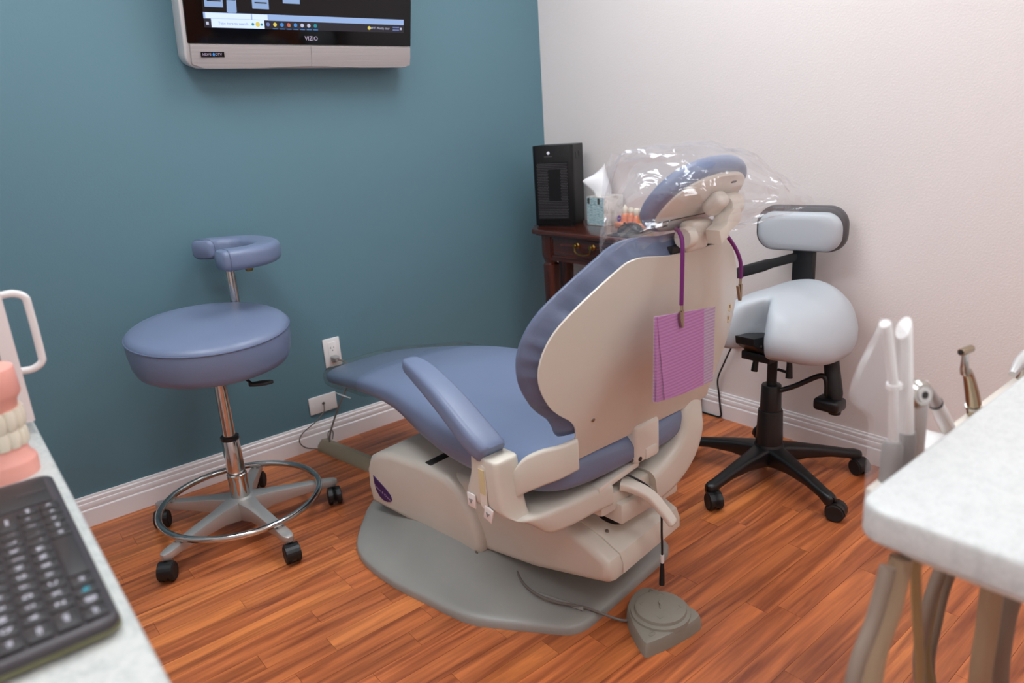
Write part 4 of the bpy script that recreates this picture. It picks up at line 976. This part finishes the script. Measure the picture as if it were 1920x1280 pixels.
# ================================================================ left counter with cabinet, keyboard and jaw model
CZ = .79
ct = thing('base_counter', (-2.6, -1.9, 0), 'long pale speckled counter at the lower left corner', 'counter')
MB().box((XL+.002, -3.1, CZ-.035), (-2.232, -.75, CZ), .006, 3).build('worktop', 'counter_stone', ct)
MB().box((XL+.004, -3.08, 0), (-2.29, -.77, CZ-.036)).build('carcass', 'trim_white', ct)
for k in range(5):
    d_ = MB().box((-2.289, -3.07+.46*k, .09), (-2.27, -2.62+.46*k, CZ-.06), .002).build('cabinet_door', 'trim_white', ct)
    MB().tube([(-2.268, -2.68+.46*k, .60), (-2.245, -2.68+.46*k, .60), (-2.245, -2.68+.46*k, .70), (-2.268, -2.68+.46*k, .70)], .004, 8).build('handle', 'white_plastic', d_)
cb = thing('counter_cabinet', (-2.5, -1.1, CZ), 'tall white cabinet with a white bar handle standing on the speckled counter', 'cabinet')
MB().box((-2.80, -1.345, CZ), (-2.2545, -.80, 1.62), .002).build('carcass', 'trim_white', cb)
d_ = MB().box((-2.2535, -1.347, CZ+.018), (-2.2335, -1.075, 1.615), .002).build('cabinet_door', 'trim_white', cb)
MB().box((-2.2535, -1.072, CZ+.018), (-2.2335, -.80, 1.615), .002).build('cabinet_door', 'trim_white', cb)
hp_ = catmull([(-2.2340, -1.318, .990), (-2.218, -1.318, .9905), (-2.2055, -1.318, .983), (-2.2035, -1.318, .968), (-2.2035, -1.318, .90), (-2.2055, -1.318, .885), (-2.218, -1.318, .8775), (-2.2340, -1.318, .878)], 5)
MB().tube(hp_, .0052, 12).build('handle', 'white_plastic', d_)

kb = thing('wireless_keyboard', (-2.315, -1.75, CZ), 'black wireless keyboard with touch pad lying on the speckled counter', 'keyboard')
KX0, KX1, KY0, KY1 = -2.388, -2.2445, -1.935, -1.562     # front edge (space bar) at KX1
def kring(dx, z): return [((KX0+KX1)/2+a, (KY0+KY1)/2+b, z) for a, b in rrect((KX1-KX0)/2+dx, (KY1-KY0)/2+dx, .014, 6)]
MB().loft([kring(-.006, CZ), kring(-.002, CZ+.003), kring(0, CZ+.010), kring(-.0005, CZ+.0145), kring(-.003, CZ+.017), kring(-.010, CZ+.0165)]).build('body', 'keyboard_body', kb, ang=50)
MB().loft([kring(-.002, CZ+.0028), kring(.0006, CZ+.0055), kring(.0006, CZ+.0085), kring(-.002, CZ+.0088)]).build('edge_band', 'keyboard_edge', kb, ang=50)
KT = CZ+.0165
MB().box((KX0+.022, -1.648, KT), (KX1-.010, -1.576, KT+.0012), .0005).build('touch_pad', 'key_black', kb)
MB().box((KX1-.040, -1.614, KT+.001), (KX1-.012, -1.610, KT+.0018)).build('pad_divider', 'keyboard_body', kb)
U_ = .0191
rows_k = [[('ctrl', 1.1), ('@', 1), ('fn', 1), ('alt', 1.1), ('', 4.6), ('alt', 1), ('ctrl', 1), ('<', 1), ('v', 1), ('>', 1)],
          [('shift', 1.7), ('Z', 1), ('X', 1), ('C', 1), ('V', 1), ('B', 1), ('N', 1), ('M', 1), (',', 1), ('.', 1), ('/', 1), ('^', 1.1), ('end', 1)],
          [('caps', 1.4), ('A', 1), ('S', 1), ('D', 1), ('F', 1), ('G', 1), ('H', 1), ('J', 1), ('K', 1), ('L', 1), (';', 1), ('enter', 2.4)],
          [('tab', 1.2), ('Q', 1), ('W', 1), ('E', 1), ('R', 1), ('T', 1), ('Y', 1), ('U', 1), ('I', 1), ('O', 1), ('P', 1), ('[', 1), (']', 1.6)],
          [('`', .8), ('1', 1), ('2', 1), ('3', 1), ('4', 1), ('5', 1), ('6', 1), ('7', 1), ('8', 1), ('9', 1), ('0', 1), ('-', 1), ('=', 1), ('del', 1)],
          [('esc', 1), ('F1', 1), ('F2', 1), ('F3', 1), ('F4', 1), ('F5', 1), ('F6', 1), ('F7', 1), ('F8', 1), ('F9', 1), ('F10', 1), ('F11', 1), ('F12', 1)]]
GL = {}
def glyph(tx, size):
    k = (tx, size)
    if k not in GL:
        o = text_mb(tx, size, lambda a, b, c: (-b, a, c)).build('key_legend', 'key_print'); GL[k] = o.data; bpy.data.objects.remove(o)
    return GL[k]
KEYM = {}
xr_ = KX1-.0155
for r_, keys in enumerate(rows_k):
    hgt = .0185 if r_ < 5 else .0115; yk = KY0+.010; tot = sum(w_ for _, w_ in keys); un = (.270)/tot
    for tx, wd in keys:
        L_ = un*wd-.0024; kk = (round(L_, 5), hgt)
        if kk not in KEYM:
            o = MB().box((-hgt/2, -L_/2, 0), (hgt/2, L_/2, .0032), .0014, 2).build('key', 'key_black'); KEYM[kk] = o.data; bpy.data.objects.remove(o)
        o = bpy.data.objects.new('key', KEYM[kk]); COL.objects.link(o); o.parent = kb
        o.location = Vector((xr_, yk+un*wd/2, KT))-ORG[kb.name]
        if tx:
            g_ = bpy.data.objects.new('key_legend', glyph(tx, .0100 if len(tx) < 3 else .0072)); COL.objects.link(g_); g_.parent = o; g_.location = (0, 0, .0034)
            if tx == 'fn': g_.data = g_.data.copy(); g_.data.materials[0] = MAT['key_cyan']
        yk += un*wd
    xr_ -= hgt/2+.0018+(.0185 if r_ < 4 else .0115)/2

jm = thing('jaw_model', (-2.300, -1.475, CZ), 'pink articulated jaw model with white teeth on the counter behind the keyboard', 'jaw model')
JC = Vector((-2.305, -1.470, 0)); JA = math.radians(-32)       # incisors face this way
def JP(f, s, z): return JC+Vector((math.cos(JA)*f-math.sin(JA)*s, math.sin(JA)*f+math.cos(JA)*s, z))
def arch(k, n=26): return [(.046*k*math.cos(t)+.010, .036*k*math.sin(t)) for t in [PI*(-.5+i/(n-1)) for i in range(n)]]
def hshoe(k, back=-.045): return arch(k)+[(back, .036*k), (back, -.036*k)]
def jaw(zs): return [[JP(f, s, z) for f, s in hshoe(k)] for z, k in zs]
MB().loft(jaw(((CZ, 1.10), (CZ+.018, 1.12), (CZ+.022, 1.09), (CZ+.027, .98), (CZ+.042, .93), (CZ+.046, .84), (CZ+.040, .6), (CZ+.038, .1)))).build('lower_gum', 'gum_pink', jm, ang=45)
MB().loft(jaw(((CZ+.086, .1), (CZ+.084, .6), (CZ+.076, .86), (CZ+.080, .95), (CZ+.098, 1.0), (CZ+.104, 1.10), (CZ+.108, 1.14), (CZ+.138, 1.12), (CZ+.140, 1.10), (CZ+.140, .1)))).build('upper_gum', 'gum_pink', jm, ang=45)
for up in (0, 1):
    for i in range(9):
        t = PI*(-.46+.92*i/8); f, s = .0425*math.cos(t)+.010, .0335*math.sin(t); d = Vector((math.cos(t), math.sin(t)*1.2, 0)).normalized(); wd = .0070+.0018*abs(t)
        rings = []
        for z, k, kd in ((0, .8, .8), (.25, 1.0, 1.0), (.6, 1.0, .95), (.85, .9, .7), (1, .55, .35)):
            zz = (CZ+.040+.026*z) if not up else (CZ+.088-.027*z)
            pts = []
            for a in [2*PI*q/10 for q in range(10)]:
                x, yv = wd*k*math.cos(a), .0058*kd*math.sin(a); ff = f+d.x*(yv+.0022*up)-d.y*x; ss = s+d.y*(yv+.0022*up)+d.x*x; pts.append(JP(ff, ss, zz))
            rings.append(pts)
        MB().loft(rings).build('tooth', 'tooth', jm, ang=60)
for s in (-1, 1):
    MB().tube(catmull([JP(-.030, s*.040, CZ+.118), JP(-.034, s*.050, CZ+.108), JP(-.036, s*.052, CZ+.095), JP(-.032, s*.044, CZ+.075), JP(-.030, s*.038, CZ+.03)], 4), .0024, 8).build('hinge_spring', 'black_plastic', jm)

# ================================================================ delivery cart with instruments
cart = thing('delivery_cart', (-1.3, -2.55, 0), 'dental delivery cart with thick pale stone top in the right foreground', 'cart')
def rc(x0, y0, x1, y1, r): return [((x0+x1)/2+a, (y0+y1)/2+b) for a, b in rrect((x1-x0)/2, (y1-y0)/2, r, 6)]
MB().prism(rc(-1.655, -2.80, -.90, -2.260, .030), .762, .80, lambda a, b, h: (a, b, h), r=.006, seg=3).build('cart_top', 'cart_stone', cart)
MB().prism(rc(-1.635, -2.78, -.92, -2.285, .026), .748, .763, lambda a, b, h: (a, b, h), r=.003).build('under_tray', 'cream', cart)
MB().box((-1.30, -2.70, .10), (-1.0, -2.45, .749), .02).build('cart_column', 'cream', cart)
MB().box((-1.42, -2.80, .05), (-.90, -2.36, .10), .02).build('cart_foot', 'cream', cart)
for x, y_ in ((-1.38, -2.76), (-1.38, -2.40), (-.94, -2.76), (-.94, -2.40)): caster(cart, x, y_, .6, .06, .024)
hold = MB().box((-1.46, -2.225, .690), (-.93, -2.185, .712), .006, 3).build('holder_bar', 'cream', cart)
MB().box((-1.2, -2.29, .690), (-1.14, -2.19, .70)).build('bar_bracket', 'cream', cart); MB().box((-1.2, -2.30, .690), (-1.14, -2.286, .762)).build('bar_bracket', 'cream', cart)
MB().box((-1.335, -2.215, .70), (-1.27, -2.165, .728), .006, 3).build('holder_cup', 'white_plastic', cart)
Yi = -2.20
# saliva ejector
e1 = thing('saliva_ejector', (-1.425, Yi, .70), 'thin white saliva ejector tube in a clear sleeve at the cart edge', 'suction tip')
MB().tube([(-1.423, Yi, .765), (-1.440, Yi, .85), (-1.470, Yi, .920), (-1.478, Yi, .932)], [.0062, .0055, .0058, .0064], 12).build('tube', 'white_plastic', e1)
MB().tube([(-1.437, Yi, .842), (-1.438, Yi, .848)], .009, 12).build('collar', 'white_plastic', e1)
MB().lathe([(.010, .695), (.0125, .70), (.0125, .760), (.009, .767)], (-1.425, Yi, 0), seg=18).build('valve_body', 'plug_grey', e1)
# clear sleeve: a flat torn pouch over the tube
fl = [[(-1.480, .938), (-1.545, .868), (-1.495, .822), (-1.488, .78), (-1.484, .70)], [(-1.470, .935), (-1.470, .87), (-1.455, .82), (-1.450, .78), (-1.445, .70)], [(-1.460, .930), (-1.415, .895), (-1.412, .85), (-1.410, .80), (-1.405, .70)]]
rows_ = [catmull([(x, 0, z) for x, z in r_], 5) for r_ in fl]
front = [[Vector((p.x, Yi-.010*math.sin(PI*(j+.35)/3), p.z)) for j, p in enumerate(c)] for c in zip(*rows_)]
back_ = [[Vector((p.x, Yi+.010*math.sin(PI*(j+.35)/3), p.z)) for j, p in enumerate(c)][::-1] for c in zip(*rows_)]
MB().loft([a+b for a, b in zip(front, back_)], cap=False).build('sleeve', 'sleeve_film', e1, ang=60)
# high volume suction
e2 = thing('suction_tip', (-1.390, Yi, .70), 'wide white suction tip with slanted end at the cart edge', 'suction tip')
rings = []
for z, x, r, cut in ((.765, -1.388, .0095, 0), (.80, -1.394, .0085, 0), (.90, -1.420, .0085, 0), (.915, -1.426, .0085, 1)):
    rings.append([(x+r*math.cos(a), Yi+r*math.sin(a), z+cut*.012*math.cos(a)) for a in [2*PI*k/18 for k in range(18)]])
MB().loft(rings).build('tube', 'white_plastic', e2)
MB().lathe([(.009, .695), (.012, .70), (.013, .755), (.011, .768)], (-1.388, Yi, 0), seg=18).build('socket', 'plug_grey', e2)
e3 = thing('suction_valve', (-1.355, Yi, .70), 'silver suction valve handle with round knob beside the white tips', 'suction valve')
MB().tube([(-1.352, Yi, .70), (-1.358, Yi, .74), (-1.366, Yi, .79), (-1.370, Yi, .812)], [.012, .0125, .015, .016], 16).build('valve_body', 'tv_silver_light', e3)
kn = MB().lathe([(.017, -.012), (.019, -.006), (.019, .008), (.014, .013)], (-1.371, Yi, .815), (-.35, -.9, .2), 20).build('valve_knob', 'steel', e3)
MB().lathe([(.010, 0), (.010, .002)], Vector((-1.371, Yi, .815))+Vector((-.35, -.9, .2)).normalized()*.0125, (-.35, -.9, .2), 16).build('knob_ring', 'tv_silver_light', kn)
MB().lathe([(.0048, 0), (.0048, .001)], Vector((-1.371, Yi, .815))+Vector((-.35, -.9, .2)).normalized()*.0145, (-.35, -.9, .2), 12).build('knob_hole', 'seam_dark', kn)
e4 = thing('scaler_handpiece', (-1.245, Yi, .70), 'white scaler handpiece with metal tip leaning over the cart edge', 'handpiece')
d0, d1 = Vector((-1.22, Yi, .70)), Vector((-1.343, Yi, .822)); dv = d1-d0
MB().tube([d0, d0+dv*.3, d0+dv*.66], [.0095, .0105, .0092], 16).build('handle', 'white_plastic', e4)
MB().tube([d0+dv*.655, d0+dv*.675], .0096, 16).build('grip_ring', 'seam_dark', e4)
MB().tube([d0+dv*.67, d0+dv*.80, d0+dv*1.0], [.0088, .0070, .0036], 16).build('metal_tip', 'tv_silver', e4)
e5 = thing('contra_angle_handpiece', (-1.150, Yi, .70), 'bronze-coloured metal contra-angle handpiece with small head at the cart edge', 'handpiece')
pth = [(-1.135, Yi, .70), (-1.158, Yi, .745), (-1.190, Yi, .790), (-1.205, Yi, .800)]
MB().tube(catmull(pth, 5), lerp_rows([[.0105], [.0100], [.0072], [.0068]], 5)[0] if 0 else [x[0] for x in lerp_rows([[.0105], [.0100], [.0072], [.0068]], 5)], 14).build('handle', 'nickel', e5)
MB().tube([(-1.150, Yi, .728), (-1.1525, Yi, .733)], .0112, 14).build('grip_ring', 'steel', e5)
MB().tube([(-1.203, Yi, .797), (-1.209, Yi, .806), (-1.212, Yi, .818), (-1.212, Yi, .830)], [.0066, .0058, .0045, .0042], 12).build('neck', 'steel', e5)
MB().lathe([(.0052, -.011), (.0056, -.009), (.0056, .011), (.0048, .0125)], (-1.212, Yi, .833), (.95, -.25, .08), 16).build('head', 'nickel', e5)
MB().lathe([(.0035, -.0125), (.0035, -.0108)], (-1.212, Yi, .833), (.95, -.25, .08), 12).build('head_cap', 'seam_dark', e5)
e6 = thing('air_water_syringe', (-.945, Yi, .70), 'silver syringe head just showing at the right end of the cart edge', 'syringe')
MB().tube([(-.93, Yi, .70), (-.935, Yi, .735)], [.010, .010], 14).build('handle', 'steel', e6)
MB().tube([(-.99, Yi, .736), (-.96, Yi, .748), (-.925, Yi, .752)], [.006, .010, .011], 14).build('head', 'tv_silver_light', e6)
MB().lathe([(.008, 0), (.008, .004)], (-.94, Yi-.010, .752), (0, -1, 0), 14).build('button', 'white_plastic', e6)
# hoses hanging below the cart
hoses = [('hose_grey', .0075, [(-1.660, -2.300, .748), (-1.680, -2.300, .70), (-1.715, -2.300, .64), (-1.735, -2.31, .50), (-1.70, -2.36, .30), (-1.55, -2.44, .20), (-1.40, -2.46, .28), (-1.305, -2.50, .40)], 'slim grey-brown hose at the left corner under the cart'),
         ('hose_tan', .0105, [(-1.636, -2.302, .748), (-1.647, -2.302, .70), (-1.672, -2.300, .62), (-1.690, -2.32, .46), (-1.64, -2.40, .28), (-1.50, -2.50, .22), (-1.38, -2.54, .32), (-1.305, -2.55, .44)], 'thick tan hose beside the slim hose at the cart corner'),
         ('hose_olive', .0052, [(-1.598, -2.300, .748), (-1.585, -2.300, .69), (-1.55, -2.300, .58), (-1.51, -2.30, .47), (-1.47, -2.34, .30), (-1.40, -2.42, .22), (-1.31, -2.52, .30)], 'thin olive hose hanging next to the thick tan hose'),
         ('hose_grey', .0075, [(-1.40, -2.290, .748), (-1.430, -2.28, .66), (-1.460, -2.272, .57), (-1.455, -2.275, .46), (-1.43, -2.32, .34), (-1.36, -2.42, .30), (-1.305, -2.47, .36)], 'dark grey hose looping in the middle under the cart'),
         ('hose_olive', .0072, [(-1.375, -2.285, .748), (-1.405, -2.275, .66), (-1.432, -2.268, .57), (-1.425, -2.27, .46), (-1.40, -2.32, .32), (-1.33, -2.42, .28), (-1.305, -2.46, .32)], 'olive hose looping beside the dark grey loop'),
         ('hose_grey', .0050, [(-1.385, -2.29, .748), (-1.392, -2.28, .64), (-1.405, -2.27, .54), (-1.41, -2.28, .42), (-1.36, -2.38, .30), (-1.305, -2.48, .33)], 'thin mauve-grey hose behind the wide tan hose'),
         ('hose_tan', .0115, [(-1.502, -2.345, .748), (-1.500, -2.345, .70), (-1.494, -2.345, .62), (-1.485, -2.348, .50), (-1.43, -2.38, .34), (-1.37, -2.48, .26), (-1.305, -2.58, .34)], 'widest tan hose hanging straight in the middle of the cart'),
         ('hose_grey', .0095, [(-1.432, -2.355, .748), (-1.440, -2.355, .68), (-1.455, -2.352, .58), (-1.43, -2.36, .46), (-1.40, -2.42, .32), (-1.34, -2.52, .28), (-1.305, -2.60, .36)], 'grey-brown hose just right of the widest tan hose'),
         ('hose_tan', .0080, [(-1.385, -2.345, .748), (-1.375, -2.34, .69), (-1.345, -2.335, .61), (-1.29, -2.335, .545), (-1.22, -2.34, .56), (-1.17, -2.36, .65), (-1.16, -2.38, .748)], 'tan hose curving up to the right under the cart')]
for m_, r, pts, lb in hoses:
    MB().tube(catmull(pts, 7), r, 12).build('hose', m_, cart, ang=60, label=lb)
